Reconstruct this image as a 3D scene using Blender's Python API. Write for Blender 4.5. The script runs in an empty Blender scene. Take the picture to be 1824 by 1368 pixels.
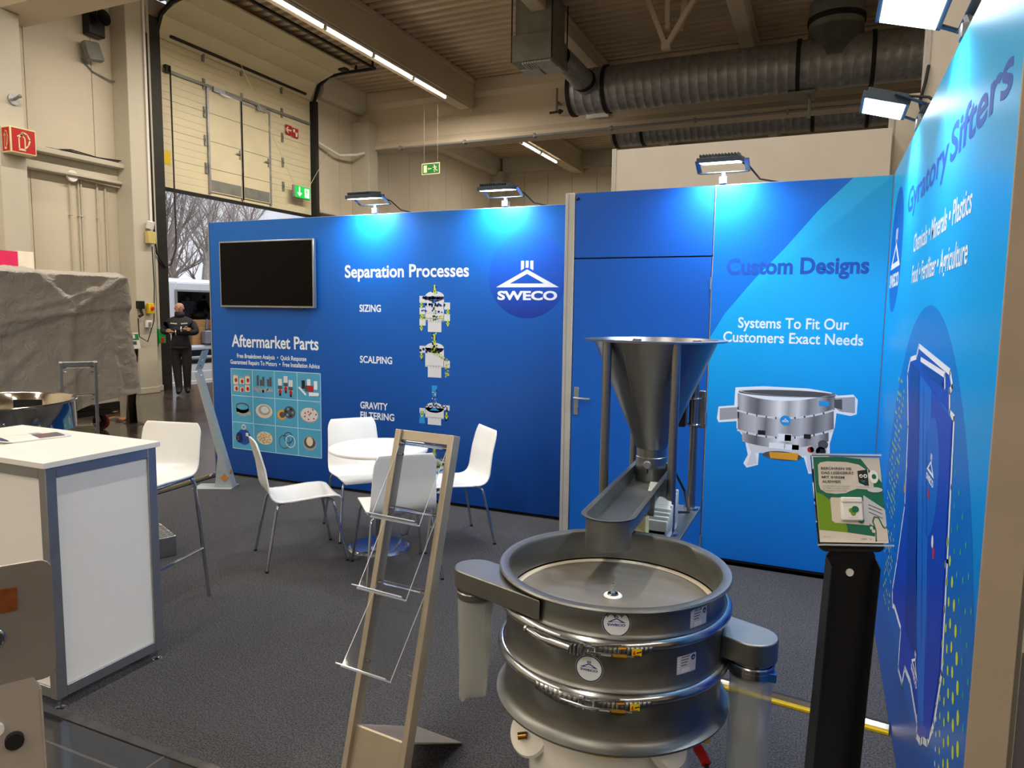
import bpy, math, random
from mathutils import Vector as V, Matrix
random.seed(7)
D = bpy.data; SC = bpy.context.scene; COL = SC.collection
PI = math.pi; rad = math.radians
# ------------------------------------------------------------------ camera
FOC, YAW, PITCH, ROLL = 1254.70, rad(23.705), rad(5.912), rad(-0.749)
IW, IH = 1824, 1368
EYE = V((0, 0, 1.7))
FW = V((-math.sin(YAW)*math.cos(PITCH), math.cos(YAW)*math.cos(PITCH), -math.sin(PITCH)))
_rt = V((math.cos(YAW), math.sin(YAW), 0)); _dn = FW.cross(_rt)
RT = _rt*math.cos(ROLL) + _dn*math.sin(ROLL); DN = -_rt*math.sin(ROLL) + _dn*math.cos(ROLL)
cam_d = D.cameras.new('camera'); cam = D.objects.new('camera', cam_d); COL.objects.link(cam)
cam_d.sensor_width = 36; cam_d.lens = FOC/IW*36; cam_d.clip_start = 0.05; cam_d.clip_end = 400
up = -DN; bk = -FW
cam.matrix_world = Matrix(((RT.x, up.x, bk.x, EYE.x), (RT.y, up.y, bk.y, EYE.y), (RT.z, up.z, bk.z, EYE.z), (0, 0, 0, 1)))
SC.camera = cam
# ------------------------------------------------------------------ exposure, sky
vs = SC.view_settings
vs.view_transform = 'Standard'; vs.look = 'None'; vs.gamma = 1; vs.use_curve_mapping = False
vs.exposure = 0.0
world = D.worlds.new('overcast'); SC.world = world; world.use_nodes = True
nt = world.node_tree; nt.nodes.clear()
wo = nt.nodes.new('ShaderNodeOutputWorld'); bg = nt.nodes.new('ShaderNodeBackground')
tc = nt.nodes.new('ShaderNodeTexCoord'); nz = nt.nodes.new('ShaderNodeTexNoise'); rp = nt.nodes.new('ShaderNodeValToRGB')
nz.inputs['Scale'].default_value = 6; nz.inputs['Detail'].default_value = 5
rp.color_ramp.elements[0].position = .35; rp.color_ramp.elements[0].color = (.52, .55, .66, 1)
rp.color_ramp.elements[1].position = .65; rp.color_ramp.elements[1].color = (.86, .88, .95, 1)
nt.links.new(tc.outputs['Generated'], nz.inputs['Vector']); nt.links.new(nz.outputs['Fac'], rp.inputs['Fac'])
nt.links.new(rp.outputs['Color'], bg.inputs['Color']); bg.inputs['Strength'].default_value = 1.15
nt.links.new(bg.outputs['Background'], wo.inputs['Surface'])

TUBE_W = 92.0      # watts of one 1.5 m hall tube
FLOOD_W = 15.0      # watts of one stand floodlight
sun_d = D.lights.new('veiled_sun', 'SUN'); sun_d.energy = 4.5; sun_d.angle = rad(50); sun_d.color = (.95, .97, 1.0)
sun = D.objects.new('veiled_sun', sun_d); COL.objects.link(sun); sun.rotation_euler = V((-.5, -.25, -1)).to_track_quat('-Z', 'Y').to_euler()
# ------------------------------------------------------------------ pixel rays to points in the place (1824 x 1368 frame)
def ray(u, v): return RT*((u-IW/2)/FOC) + DN*((v-IH/2)/FOC) + FW
def onz(u, v, z=0):
    d = ray(u, v); return EYE + d*((z-EYE.z)/d.z)
def ony(u, v, y):
    d = ray(u, v); return EYE + d*((y-EYE.y)/d.y)
def onx(u, v, x):
    d = ray(u, v); return EYE + d*((x-EYE.x)/d.x)
def atd(u, v, dep): return EYE + ray(u, v)*dep
# ------------------------------------------------------------------ materials
def lin(h):
    h = h.lstrip('#'); out = []
    for i in (0, 2, 4):
        c = int(h[i:i+2], 16)/255
        out.append(c/12.92 if c <= .04045 else ((c+.055)/1.055)**2.4)
    return out
MATS = {}
def mat(name, hexc, rough=.5, metal=0.0, var=.06, scale=6.0, bump=0.0, bscale=60.0, stretch=(1, 1, 1), spec=.5, emit=0.0, alpha=1.0, trans=0.0, ior=1.45, coat=0.0, ecol=None, rvar=.1):
    if name in MATS: return MATS[name]
    m = D.materials.new(name); m.use_nodes = True; t = m.node_tree; b = t.nodes['Principled BSDF']
    c = lin(hexc) if isinstance(hexc, str) else hexc
    co = t.nodes.new('ShaderNodeTexCoord'); mp = t.nodes.new('ShaderNodeMapping'); mp.inputs['Scale'].default_value = stretch
    t.links.new(co.outputs['Object'], mp.inputs['Vector'])
    n = t.nodes.new('ShaderNodeTexNoise'); n.inputs['Scale'].default_value = scale; n.inputs['Detail'].default_value = 4
    t.links.new(mp.outputs['Vector'], n.inputs['Vector'])
    r = t.nodes.new('ShaderNodeValToRGB')
    r.color_ramp.elements[0].position = .3; r.color_ramp.elements[1].position = .7
    r.color_ramp.elements[0].color = [max(0, x*(1-var)) for x in c] + [1]
    r.color_ramp.elements[1].color = [min(1, x*(1+var)) for x in c] + [1]
    t.links.new(n.outputs['Fac'], r.inputs['Fac']); t.links.new(r.outputs['Color'], b.inputs['Base Color'])
    mr = t.nodes.new('ShaderNodeMapRange'); mr.inputs['To Min'].default_value = max(.02, rough*(1-rvar)); mr.inputs['To Max'].default_value = min(1, rough*(1+rvar))
    t.links.new(n.outputs['Fac'], mr.inputs['Value']); t.links.new(mr.outputs['Result'], b.inputs['Roughness'])
    b.inputs['Metallic'].default_value = metal; b.inputs['Specular IOR Level'].default_value = spec
    b.inputs['IOR'].default_value = ior; b.inputs['Alpha'].default_value = alpha; b.inputs['Transmission Weight'].default_value = trans
    b.inputs['Coat Weight'].default_value = coat
    if bump:
        n2 = t.nodes.new('ShaderNodeTexNoise'); n2.inputs['Scale'].default_value = bscale; n2.inputs['Detail'].default_value = 3
        t.links.new(mp.outputs['Vector'], n2.inputs['Vector'])
        bp = t.nodes.new('ShaderNodeBump'); bp.inputs['Strength'].default_value = bump; bp.inputs['Distance'].default_value = .01
        t.links.new(n2.outputs['Fac'], bp.inputs['Height']); t.links.new(bp.outputs['Normal'], b.inputs['Normal'])
    if emit:
        b.inputs['Emission Color'].default_value = (lin(ecol) if ecol else c) + [1]; b.inputs['Emission Strength'].default_value = emit
    MATS[name] = m; return m
def ramp_mat(name, stops, axis, lo, hi, rough=.5, spec=.4):
    """colour along one object axis: ink gradients, and floodlight falloff put into wall blues"""
    m = D.materials.new(name); m.use_nodes = True; t = m.node_tree; b = t.nodes['Principled BSDF']
    co = t.nodes.new('ShaderNodeTexCoord'); sp = t.nodes.new('ShaderNodeSeparateXYZ'); t.links.new(co.outputs['Object'], sp.inputs[0])
    mr = t.nodes.new('ShaderNodeMapRange'); mr.inputs['From Min'].default_value = lo; mr.inputs['From Max'].default_value = hi
    t.links.new(sp.outputs[axis], mr.inputs['Value'])
    r = t.nodes.new('ShaderNodeValToRGB'); e = r.color_ramp.elements
    for i, (p, h) in enumerate(stops):
        el = e[i] if i < 2 else e.new(p)
        el.position = p; el.color = lin(h) + [1]
    t.links.new(mr.outputs['Result'], r.inputs['Fac']); t.links.new(r.outputs['Color'], b.inputs['Base Color'])
    b.inputs['Roughness'].default_value = rough; b.inputs['Specular IOR Level'].default_value = spec
    MATS[name] = m; return m
def brick_mat(name, c1, c2, mortar, sx, rough, bw, bh, ms=.012, bump=.3):
    m = D.materials.new(name); m.use_nodes = True; t = m.node_tree; b = t.nodes['Principled BSDF']; b.inputs['Specular IOR Level'].default_value = .85
    co = t.nodes.new('ShaderNodeTexCoord'); br = t.nodes.new('ShaderNodeTexBrick')
    br.inputs['Scale'].default_value = sx; br.inputs['Brick Width'].default_value = bw; br.inputs['Row Height'].default_value = bh
    br.inputs['Mortar Size'].default_value = ms; br.inputs['Mortar Smooth'].default_value = .3
    br.inputs['Color1'].default_value = lin(c1)+[1]; br.inputs['Color2'].default_value = lin(c2)+[1]; br.inputs['Mortar'].default_value = lin(mortar)+[1]
    t.links.new(co.outputs['Object'], br.inputs['Vector'])
    n = t.nodes.new('ShaderNodeTexNoise'); n.inputs['Scale'].default_value = 2.2; n.inputs['Detail'].default_value = 6
    t.links.new(co.outputs['Object'], n.inputs['Vector'])
    mx = t.nodes.new('ShaderNodeMix'); mx.data_type = 'RGBA'; mx.blend_type = 'MULTIPLY'; mx.inputs[0].default_value = .55
    t.links.new(br.outputs['Color'], mx.inputs[6]); t.links.new(n.outputs['Fac'], mx.inputs[7])
    t.links.new(mx.outputs[2], b.inputs['Base Color'])
    mr = t.nodes.new('ShaderNodeMapRange'); mr.inputs['To Min'].default_value = rough*.7; mr.inputs['To Max'].default_value = rough*1.5
    t.links.new(n.outputs['Fac'], mr.inputs['Value']); t.links.new(mr.outputs['Result'], b.inputs['Roughness'])
    bp = t.nodes.new('ShaderNodeBump'); bp.inputs['Strength'].default_value = bump; bp.inputs['Distance'].default_value = .004
    bp.invert = True
    t.links.new(br.outputs['Fac'], bp.inputs['Height']); t.links.new(bp.outputs['Normal'], b.inputs['Normal'])
    MATS[name] = m; return m

hall_wall = mat('hall_wall_paint', '#cfc6b2', .7, var=.05, scale=.8)
hall_pillar = mat('pillar_paint', '#c2bdac', .65, var=.05, scale=1.2)
girder_paint = mat('girder_paint', '#cfc2ab', .7, var=.06, scale=.7)
deck_mat = mat('corrugated_deck', '#c9b89d', .6, metal=.1, var=.15, scale=.9)
gate_mat = mat('gate_panel_paint', '#d8cfae', .45, var=.05, scale=1.5, bump=.06, bscale=25)
gate_lit = mat('gate_trim', '#c9c0a4', .4, var=.05)
galv = mat('galvanised_sheet', '#9a9c9e', .42, metal=.5, var=.18, scale=9, bump=.04)
galv_dark = mat('dull_galvanised_sheet', '#84867f', .48, metal=.35, var=.16, scale=4)
black_rubber = mat('black_rubber', '#141415', .7, var=.2)
dark_steel = mat('dark_steel', '#2b2a28', .55, metal=.4, var=.2)
white_plastic = mat('white_plastic', '#e9e9e6', .4, var=.02)
grey_plastic = mat('grey_plastic', '#8b8c8c', .5, var=.05)
black_plastic = mat('black_plastic', '#161718', .4, var=.1)
sign_green = mat('sign_green', '#0f8a3c', .5, var=.03)
sign_glow = mat('sign_green_lit', '#12b34a', .5, var=.02, emit=.7)
sign_white = mat('sign_white', '#f2f3ea', .5, var=.02)
sign_white_lit = mat('sign_white_lit', '#f6f8ea', .5, var=.02, emit=.8)
sign_cream = mat('sign_cream', '#dcd7a6', .5, var=.03)
sign_red = mat('sign_red', '#b3161c', .5, var=.04)
yellow = mat('signal_yellow', '#e2c015', .5, var=.04)
red = mat('signal_red', '#cc2018', .5, var=.05)
orange_tape = mat('brown_tape', '#b0763a', .6, var=.12, scale=30)
chrome = mat('chrome', '#c9ced3', .07, metal=1, var=.03)
steel = mat('brushed_steel', '#8e8f8e', .34, metal=1, var=.06, scale=10, stretch=(1, 1, 14), bump=.02, bscale=120)
steel_mid = mat('bead_blasted_steel', '#82837f', .42, metal=.95, var=.05, scale=14, bump=.03, bscale=300)
steel_bright = mat('bright_steel', '#b6b9bc', .22, metal=1, var=.05)
polished = mat('polished_steel', '#c6c2b8', .1, metal=1, var=.04)
alu = mat('aluminium_profile', '#a2a6aa', .35, metal=.85, var=.05, scale=12)
alu_warm = mat('anodised_profile', '#b5ab98', .4, metal=.6, var=.05, scale=12)
white_lam = mat('white_laminate', '#e6e6e2', .4, var=.02, scale=3)
white_gloss = mat('white_gloss_shell', '#eeefec', .22, var=.015, coat=.3)
brass = mat('brass', '#b08a3c', .3, metal=1, var=.1)
clear_acrylic = mat('clear_acrylic', '#f4f8fa', .03, var=.01, trans=1.0, ior=1.45)
acrylic_edge = mat('acrylic_edge_white', '#e8f0f4', .15, var=.01, trans=.35, alpha=.9)
sleeve_mat = mat('clear_plastic_sleeve', '#c6cabc', .3, var=.05, scale=8, trans=.3, alpha=.5, bump=.08, bscale=14)
print_white = mat('print_white', '#e4ecf4', .5, var=.01)
print_navy = mat('print_navy', '#0a3a9c', .5, var=.02)
# ------------------------------------------------------------------ mesh collector
class MB:
    def __init__(s): s.v = []; s.f = []; s.fm = []; s.m = 0; s.M = Matrix.Identity(4)
    def add(s, vs, fs):
        b = len(s.v); s.v += [s.M @ V(p) for p in vs]
        for f in fs: s.f.append([i+b for i in f]); s.fm.append(s.m)
        return s
    def box(s, x0, x1, y0, y1, z0, z1):
        s.add([(x0,y0,z0),(x1,y0,z0),(x1,y1,z0),(x0,y1,z0),(x0,y0,z1),(x1,y0,z1),(x1,y1,z1),(x0,y1,z1)],
              [(0,3,2,1),(4,5,6,7),(0,1,5,4),(1,2,6,5),(2,3,7,6),(3,0,4,7)]); return s
    def obox(s, c, ax, ay, az):
        """oriented box from centre and three half-axis vectors"""
        c, ax, ay, az = V(c), V(ax), V(ay), V(az)
        s.add([c+i*ax+j*ay+k*az for k in (-1,1) for j in (-1,1) for i in (-1,1)],
              [(0,2,3,1),(4,5,7,6),(0,1,5,4),(1,3,7,5),(3,2,6,7),(2,0,4,6)]); return s
    def bar(s, p0, p1, w, h, upv=(0,0,1)):
        p0, p1 = V(p0), V(p1); d = (p1-p0); L = d.length; d.normalize(); u = V(upv)
        if abs(d.dot(u)) > .98: u = V((0,1,0))
        sd = d.cross(u).normalized(); u = sd.cross(d)
        return s.obox((p0+p1)/2, d*L/2, sd*w/2, u*h/2)
    def tube(s, pts, r, n=10, caps=True, closed=False):
        pts = [V(p) for p in pts]; N = len(pts); rings = []
        rs = r if isinstance(r, (list, tuple)) else [r]*N
        t0 = (pts[1]-pts[0]).normalized(); a = t0.orthogonal().normalized()
        for i in range(N):
            if closed: t = (pts[(i+1) % N]-pts[i-1]).normalized()
            elif i == 0: t = t0
            elif i == N-1: t = (pts[-1]-pts[-2]).normalized()
            else: t = ((pts[i+1]-pts[i]).normalized()+(pts[i]-pts[i-1]).normalized()).normalized()
            a = (a - t*a.dot(t)).normalized(); b = t.cross(a)
            rings.append([pts[i]+(a*math.cos(2*PI*k/n)+b*math.sin(2*PI*k/n))*rs[i] for k in range(n)])
        vs = [p for q in rings for p in q]; fs = []
        for i in range(N if closed else N-1):
            j = (i+1) % N
            for k in range(n):
                k2 = (k+1) % n; fs.append((i*n+k, i*n+k2, j*n+k2, j*n+k))
        if caps and not closed: fs.append(tuple(range(n))[::-1]); fs.append(tuple((N-1)*n+k for k in range(n)))
        return s.add(vs, fs)
    def cyl(s, p0, p1, r, r1=None, n=20, caps=True): return s.tube([p0, p1], [r, r if r1 is None else r1], n, caps)
    def lathe(s, prof, n=48, c=(0,0,0), a0=0, a1=2*PI, flip=False):
        full = abs(a1-a0-2*PI) < 1e-6; K = n if full else n+1; vs = []; fs = []
        for r, z in prof:
            for k in range(K):
                a = a0+(a1-a0)*k/n; vs.append((c[0]+r*math.cos(a), c[1]+r*math.sin(a), c[2]+z))
        for i in range(len(prof)-1):
            for k in range(n):
                k2 = (k+1) % K; f = (i*K+k, i*K+k2, (i+1)*K+k2, (i+1)*K+k); fs.append(f[::-1] if flip else f)
        return s.add(vs, fs)
    def prism(s, pts, o, ux, uy, uz, h):
        """2-D outline in the plane (ux, uy) at o, extruded by h along uz"""
        o, ux, uy, uz = V(o), V(ux), V(uy), V(uz); n = len(pts)
        a = [o+ux*p[0]+uy*p[1] for p in pts]; b = [p+uz*h for p in a]
        fs = [tuple(range(n))[::-1], tuple(range(n, 2*n))]
        for i in range(n): j = (i+1) % n; fs.append((i, j, n+j, n+i))
        return s.add(a+b, fs)
    def grid(s, fn, nu, nv, closed_u=False):
        vs = [fn(i/nu, j/nv) for j in range(nv+1) for i in range(nu if closed_u else nu+1)]
        K = nu if closed_u else nu+1; fs = []
        for j in range(nv):
            for i in range(nu): i2 = (i+1) % K; fs.append((j*K+i, j*K+i2, (j+1)*K+i2, (j+1)*K+i))
        return s.add(vs, fs)
    def ball(s, c, r, n=14, sq=(1,1,1)):
        c = V(c)
        return s.grid(lambda u, v: c+V((r*sq[0]*math.cos(2*PI*u)*math.sin(PI*min(max(v,.001),.999)), r*sq[1]*math.sin(2*PI*u)*math.sin(PI*min(max(v,.001),.999)), -r*sq[2]*math.cos(PI*v))), n, n, True)
    def parts(s, name, mats, parent=None, **k):
        """every connected piece becomes an object of its own"""
        par = list(range(len(s.v)))
        def find(i):
            while par[i] != i: par[i] = par[par[i]]; i = par[i]
            return i
        for f in s.f:
            for i in f[1:]: par[find(i)] = find(f[0])
        grp = {}
        for f, fm in zip(s.f, s.fm): grp.setdefault(find(f[0]), []).append((f, fm))
        out = []
        for fl in grp.values():
            q = MB(); mp = {}
            for f, fm in fl:
                for i in f:
                    if i not in mp: mp[i] = len(q.v); q.v.append(s.v[i])
                q.f.append([mp[i] for i in f]); q.fm.append(fm)
            out.append(q.build(name, mats, parent, **k))
        return out
    def build(s, name, mats, parent=None, smooth=35, bevel=0, solid=0, subsurf=0, segs=2, offset=0):
        me = D.meshes.new(name)
        me.from_pydata([tuple(p) for p in s.v], [], s.f)
        if not isinstance(mats, (list, tuple)): mats = [mats]
        for m in mats: me.materials.append(m)
        if len(mats) > 1: me.polygons.foreach_set('material_index', s.fm)
        if smooth:
            me.polygons.foreach_set('use_smooth', [True]*len(me.polygons))
            try: me.set_sharp_from_angle(angle=rad(smooth))
            except Exception: pass
        me.update()
        o = D.objects.new(name, me); COL.objects.link(o)
        if parent: o.parent = parent
        if solid: md = o.modifiers.new('solid', 'SOLIDIFY'); md.thickness = solid; md.offset = offset
        if bevel:
            md = o.modifiers.new('bevel', 'BEVEL'); md.width = bevel; md.segments = segs; md.limit_method = 'ANGLE'; md.angle_limit = rad(40)
        if subsurf: md = o.modifiers.new('sub', 'SUBSURF'); md.levels = subsurf; md.render_levels = subsurf
        return o
def tag(o, label, cat, group=None, kind=None):
    if label: o['label'] = label
    if cat: o['category'] = cat
    if group: o['group'] = group
    if kind: o['kind'] = kind
    return o
def struct(o): o['kind'] = 'structure'; return o
def thing(name, label, cat, loc=(0,0,0), rz=0, group=None):
    o = D.objects.new(name, None); o.empty_display_size = .05; COL.objects.link(o)
    o.location = loc; o.rotation_euler = (0, 0, rz)
    return tag(o, label, cat, group)
def copy_tree(o, parent=None):
    c = o.copy(); COL.objects.link(c)
    if parent: c.parent = parent
    for ch in list(o.children): copy_tree(ch, c)
    return c
def area_light(name, loc, target, sx, sy, watts, col, parent=None, spread=PI):
    l = D.lights.new(name, 'AREA'); l.shape = 'RECTANGLE'; l.size = sx; l.size_y = sy; l.energy = watts; l.color = col; l.spread = spread
    o = D.objects.new(name, l); COL.objects.link(o); o.location = loc
    o.rotation_euler = (V(target)-V(loc)).to_track_quat('-Z', 'Y').to_euler()
    if parent: o.parent = parent
    return o
# ------------------------------------------------------------------ printing on surfaces: map(u, v, layer) -> point
_txt = {}
def text_geo(s, bold):
    if (s, bold) in _txt: return _txt[(s, bold)]
    def raw(st):
        cu = D.curves.new('text', 'FONT'); cu.body = st; cu.size = 1; cu.offset = .018*bold; cu.resolution_u = 4
        o = D.objects.new('text', cu); COL.objects.link(o)
        bpy.context.view_layer.update()
        me = D.meshes.new_from_object(o.evaluated_get(bpy.context.evaluated_depsgraph_get()))
        vs = [(v.co.x, v.co.y) for v in me.vertices]; fs = [tuple(p.vertices) for p in me.polygons]
        D.objects.remove(o); D.curves.remove(cu); D.meshes.remove(me)
        return vs, fs
    hv, _ = raw('H'); cap = max(p[1] for p in hv)
    vs, fs = raw(s); x0 = min(p[0] for p in vs); x1 = max(p[0] for p in vs)
    g = ([((x-x0)/(x1-x0), y/cap) for x, y in vs], fs); _txt[(s, bold)] = g; return g
class Print:
    """collects flat ink shapes; each layer lies a hair above the one below"""
    def __init__(s, fn): s.mb = MB(); s.fn = fn; s.mats = []
    def _m(s, m):
        if m not in s.mats: s.mats.append(m)
        s.mb.m = s.mats.index(m)
    def poly(s, pts, m, layer=1): s._m(m); s.mb.add([s.fn(u, v, layer) for u, v in pts], [tuple(range(len(pts)))]); return s
    def rect(s, u0, u1, v0, v1, m, layer=1): return s.poly([(u0,v0),(u1,v0),(u1,v1),(u0,v1)], m, layer)
    def disc(s, u, v, ru, rv, m, layer=1, n=32, rings=1, a=0):
        s._m(m); vs = [s.fn(u, v, layer)]; fs = []
        for q in range(1, rings+1):
            for k in range(n):
                x, y = ru*q/rings*math.cos(2*PI*k/n), rv*q/rings*math.sin(2*PI*k/n)
                vs.append(s.fn(u+x*math.cos(a)-y*math.sin(a), v+x*math.sin(a)+y*math.cos(a), layer))
        for k in range(n): fs.append((0, 1+k, 1+(k+1) % n))
        for q in range(rings-1):
            for k in range(n):
                b = 1+q*n; fs.append((b+k, b+n+k, b+n+(k+1) % n, b+(k+1) % n))
        s.mb.add(vs, fs); return s
    def ring(s, u, v, r0, r1, m, layer=1, n=40, asp=1.0):
        s._m(m); vs = []; fs = []
        for k in range(n):
            c, t = math.cos(2*PI*k/n), math.sin(2*PI*k/n)
            vs += [s.fn(u+r0*c, v+r0*t*asp, layer), s.fn(u+r1*c, v+r1*t*asp, layer)]
        for k in range(n): j = (k+1) % n; fs.append((2*k, 2*k+1, 2*j+1, 2*j))
        s.mb.add(vs, fs); return s
    def line(s, pts, w, m, layer=1, closed=False):
        s._m(m); n = len(pts)
        for i in range(n if closed else n-1):
            a, b = V(pts[i]).to_2d(), V(pts[(i+1) % n]).to_2d(); d = b-a
            if d.length < 1e-6: continue
            d = d.normalized()*w*.5; q = V((-d.y, d.x)); a2 = a-d*.6; b2 = b+d*.6
            s.mb.add([s.fn(p.x, p.y, layer) for p in (a2-q, b2-q, b2+q, a2+q)], [(0,1,2,3)])
        return s
    def text(s, t, u0, u1, v, cap, m, layer=1, bold=0, slope=0.0, lean=0.0):
        s._m(m); vs, fs = text_geo(t, bold)
        s.mb.add([s.fn(u0+(u1-u0)*x+lean*y*cap, v+y*cap+slope*x, layer) for x, y in vs], fs); return s
    def logo(s, u, v, r, m, layer=1):
        P = lambda l: [(u+a*r, v+b*r) for a, b in l]
        for l in ([(-.165,.64),(-.085,.64),(-.085,.455),(-.165,.41)], [(-.04,.64),(.035,.64),(.035,.47),(-.04,.47)], [(.08,.64),(.16,.64),(.16,.41),(.08,.455)]): s.poly(P(l), m, layer)
        s.poly(P([(-.83,0),(0,.43),(0,.325),(-.46,.09)]), m, layer); s.poly(P([(.83,0),(.45,.09),(0,.325),(0,.43)]), m, layer)
        s.poly(P([(-.83,0),(-.46,.09),(.45,.09),(.83,0)]), m, layer)
        s.text('SWECO', u-.79*r, u+.79*r, v-.30*r, .21*r, m, layer, 2.2); return s
    def build(s, name, parent, label=None):
        o = s.mb.build(name, s.mats, parent, smooth=0)
        if label: o['label'] = label
        return o
# ================================================================== the hall
XW = -12.44           # gate wall, inner face
YF, YB, XR = -10.0, 26.5, 13.0
floor_mat = brick_mat('hall_floor_blocks', '#5d5450', '#463f3c', '#2a2726', 1.0, .15, .9, .22, .008, .06)
tile_mat = brick_mat('dark_floor_slabs', '#2b2b2d', '#242527', '#55534f', 1.0, .13, 1.1, .55, .006, .2)
asph_mat = mat('asphalt', '#8f8f94', .75, var=.1, scale=3, bump=.2, bscale=120)
carpet_mat = mat('carpet_pile', '#515154', .95, var=.7, scale=150, bump=.9, bscale=260, spec=.15)
m = MB(); m.box(XW-.2, XR, YF, YB, -.2, 0); struct(m.build('floor', floor_mat, smooth=0))
m = MB(); m.box(-3.9, 1.2, -4, 1.78, 0, .004); struct(m.build('floor_slabs', tile_mat, smooth=0))
m = MB(); m.box(-70, XW-.2, -30, 70, -.2, -.01); struct(m.build('ground', asph_mat, smooth=0))
m = MB(); m.box(-5.62, .40, 1.80, 5.33, 0, .006)
o = m.build('carpet', carpet_mat, smooth=0); o['kind'] = 'structure'
m = MB(); m.box(-3.6, .34, 1.775, 1.812, .0045, .0085); tag(m.build('edging_tape', mat('clear_tape', '#3d3d3c', .2, var=.2, scale=20), smooth=0), 'shiny grey tape strip along the front edge of the carpet', 'tape')
# corrugated deck
prof = []; y = YF
while y < YB:
    prof += [(y, 7.75), (y+.13, 7.75), (y+.15, 7.88), (y+.25, 7.88)]; y += .27
m = MB(); vs = []; fs = []
for i, (yy, zz) in enumerate(prof): vs += [(XW, yy, zz), (XR, yy, zz)]
for i in range(len(prof)-1): fs.append((2*i, 2*i+1, 2*i+3, 2*i+2))
m.add(vs, fs); m.box(XW-.2, XR+.2, YF-.2, YB+.2, 7.90, 7.98); struct(m.build('ceiling', deck_mat, smooth=0))
# walls in tall panels with open joints over a dark backing
def panel_wall(name, axis, fixed, sgn, segs, z0, z1, pitch=1.2, start=0.0):
    m = MB()
    for a, b in segs:
        m.m = 0
        if axis == 'y': m.box(min(fixed-sgn*.2, fixed-sgn*.02), max(fixed-sgn*.2, fixed-sgn*.02), a, b, z0, z1)
        else: m.box(a, b, min(fixed-sgn*.2, fixed-sgn*.02), max(fixed-sgn*.2, fixed-sgn*.02), z0, z1)
        m.m = 1; k = math.floor((a-start)/pitch); p = a
        while p < b-1e-6:
            k += 1; q = min(b, start+k*pitch)
            if q-p > .03:
                lo, hi = sorted((fixed-sgn*.025, fixed))
                if axis == 'y': m.box(lo, hi, p+.006, q-.006, z0, z1)
                else: m.box(p+.006, q-.006, lo, hi, z0, z1)
            p = q
    return struct(m.build(name, [dark_steel, hall_wall], smooth=0))
GY0, GY1 = 10.41, 15.08
panel_wall('wall_left', 'y', XW, 1, [(YF, 10.3), (15.2, YB)], 0, 7.75, 1.2, 7.9)
m = MB(); m.box(XW-.2, XW-.02, 10.3, 15.2, 6.6, 7.75); struct(m.build('wall_lintel', hall_wall, smooth=0))
panel_wall('wall_back', 'x', YB, -1, [(XW, XR)], 0, 7.75, 1.0, -12.2)
m = MB(); m.box(XR, XR+.2, YF, YB, 0, 7.75); struct(m.build('wall_right', hall_wall, smooth=0))
m = MB(); m.box(XW, XR, YF-.2, YF, 0, 7.75); struct(m.build('wall_front', hall_wall, smooth=0))
def pillar(x0, x1, y0, y1, z1, extra=None):
    m = MB(); m.box(x0, x1, y0, y1, 0, z1); m.box(x0, x1+.015, y0-.015, y1+.015, 0, .12)
    return struct(m.build('pillar', hall_pillar, bevel=.012))
pillar(XW, -12.0, 7.17, 7.58, 6.3)
pillar(XW, -12.02, 9.5, 9.93, 7.75)
pillar(XW, -12.2, 9.93, 10.16, 7.75)
pillar(XW, -11.86, 16.85, 17.3, 6.9)
pillar(XW, -11.95, 26.0, 26.48, 7.2)
m = MB(); m.box(XW, -12.22, 10.16, GY0, 0, 7.3); struct(m.build('gate_jamb', dark_steel, smooth=0))
m = MB(); m.box(XW-.1, -12.25, GY1, 15.2, 0, 7.0); struct(m.build('gate_jamb', dark_steel, smooth=0))
# girders across the hall and beams along it
def girder(y0, zb):
    m = MB(); y1 = y0+.45
    pr = [(y0-.10, zb), (y1+.10, zb), (y1+.10, zb+.10), (y1, zb+.24), (y1, 7.3), (y1+.08, 7.42), (y1+.08, 7.75), (y0-.08, 7.75), (y0-.08, 7.42), (y0, 7.3), (y0, zb+.24), (y0-.10, zb+.10)]
    m.prism(pr, (XW, 0, 0), (0,1,0), (0,0,1), (1,0,0), XR-XW); return struct(m.build('girder', girder_paint, smooth=0))
girder(7.4, 6.3); girder(17.25, 6.18)
for x1, zb in ((-8.72, 7.0), (-5.15, 7.42), (-1.66, 7.42), (1.85, 7.42), (5.3, 7.0), (8.8, 7.42)):
    for a, b in ((YF, 7.3), (7.95, 17.15), (17.8, YB)):
        m = MB(); w = .44 if zb < 7.2 else .3
        m.box(x1-w, x1, a, b, zb, 7.75); m.box(x1-w-.04, x1+.04, a, b, 7.62, 7.75)
        struct(m.build('roof_beam', girder_paint, bevel=.02))
for a, b, z in ((15.3, 17.15, 7.15), (17.8, 26.4, 7.05)):
    m = MB(); m.prism([(0,z),(.2,z),(.3,z+.1),(.3,7.75),(0,7.75)], (XW, a, 0), (1,0,0), (0,0,1), (0,1,0), b-a); struct(m.build('roof_beam', hall_pillar, smooth=0))
m = MB(); m.box(XW+.4, XR, 26.2, 26.48, 7.18, 7.75); struct(m.build('roof_beam', hall_pillar, smooth=0))
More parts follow.
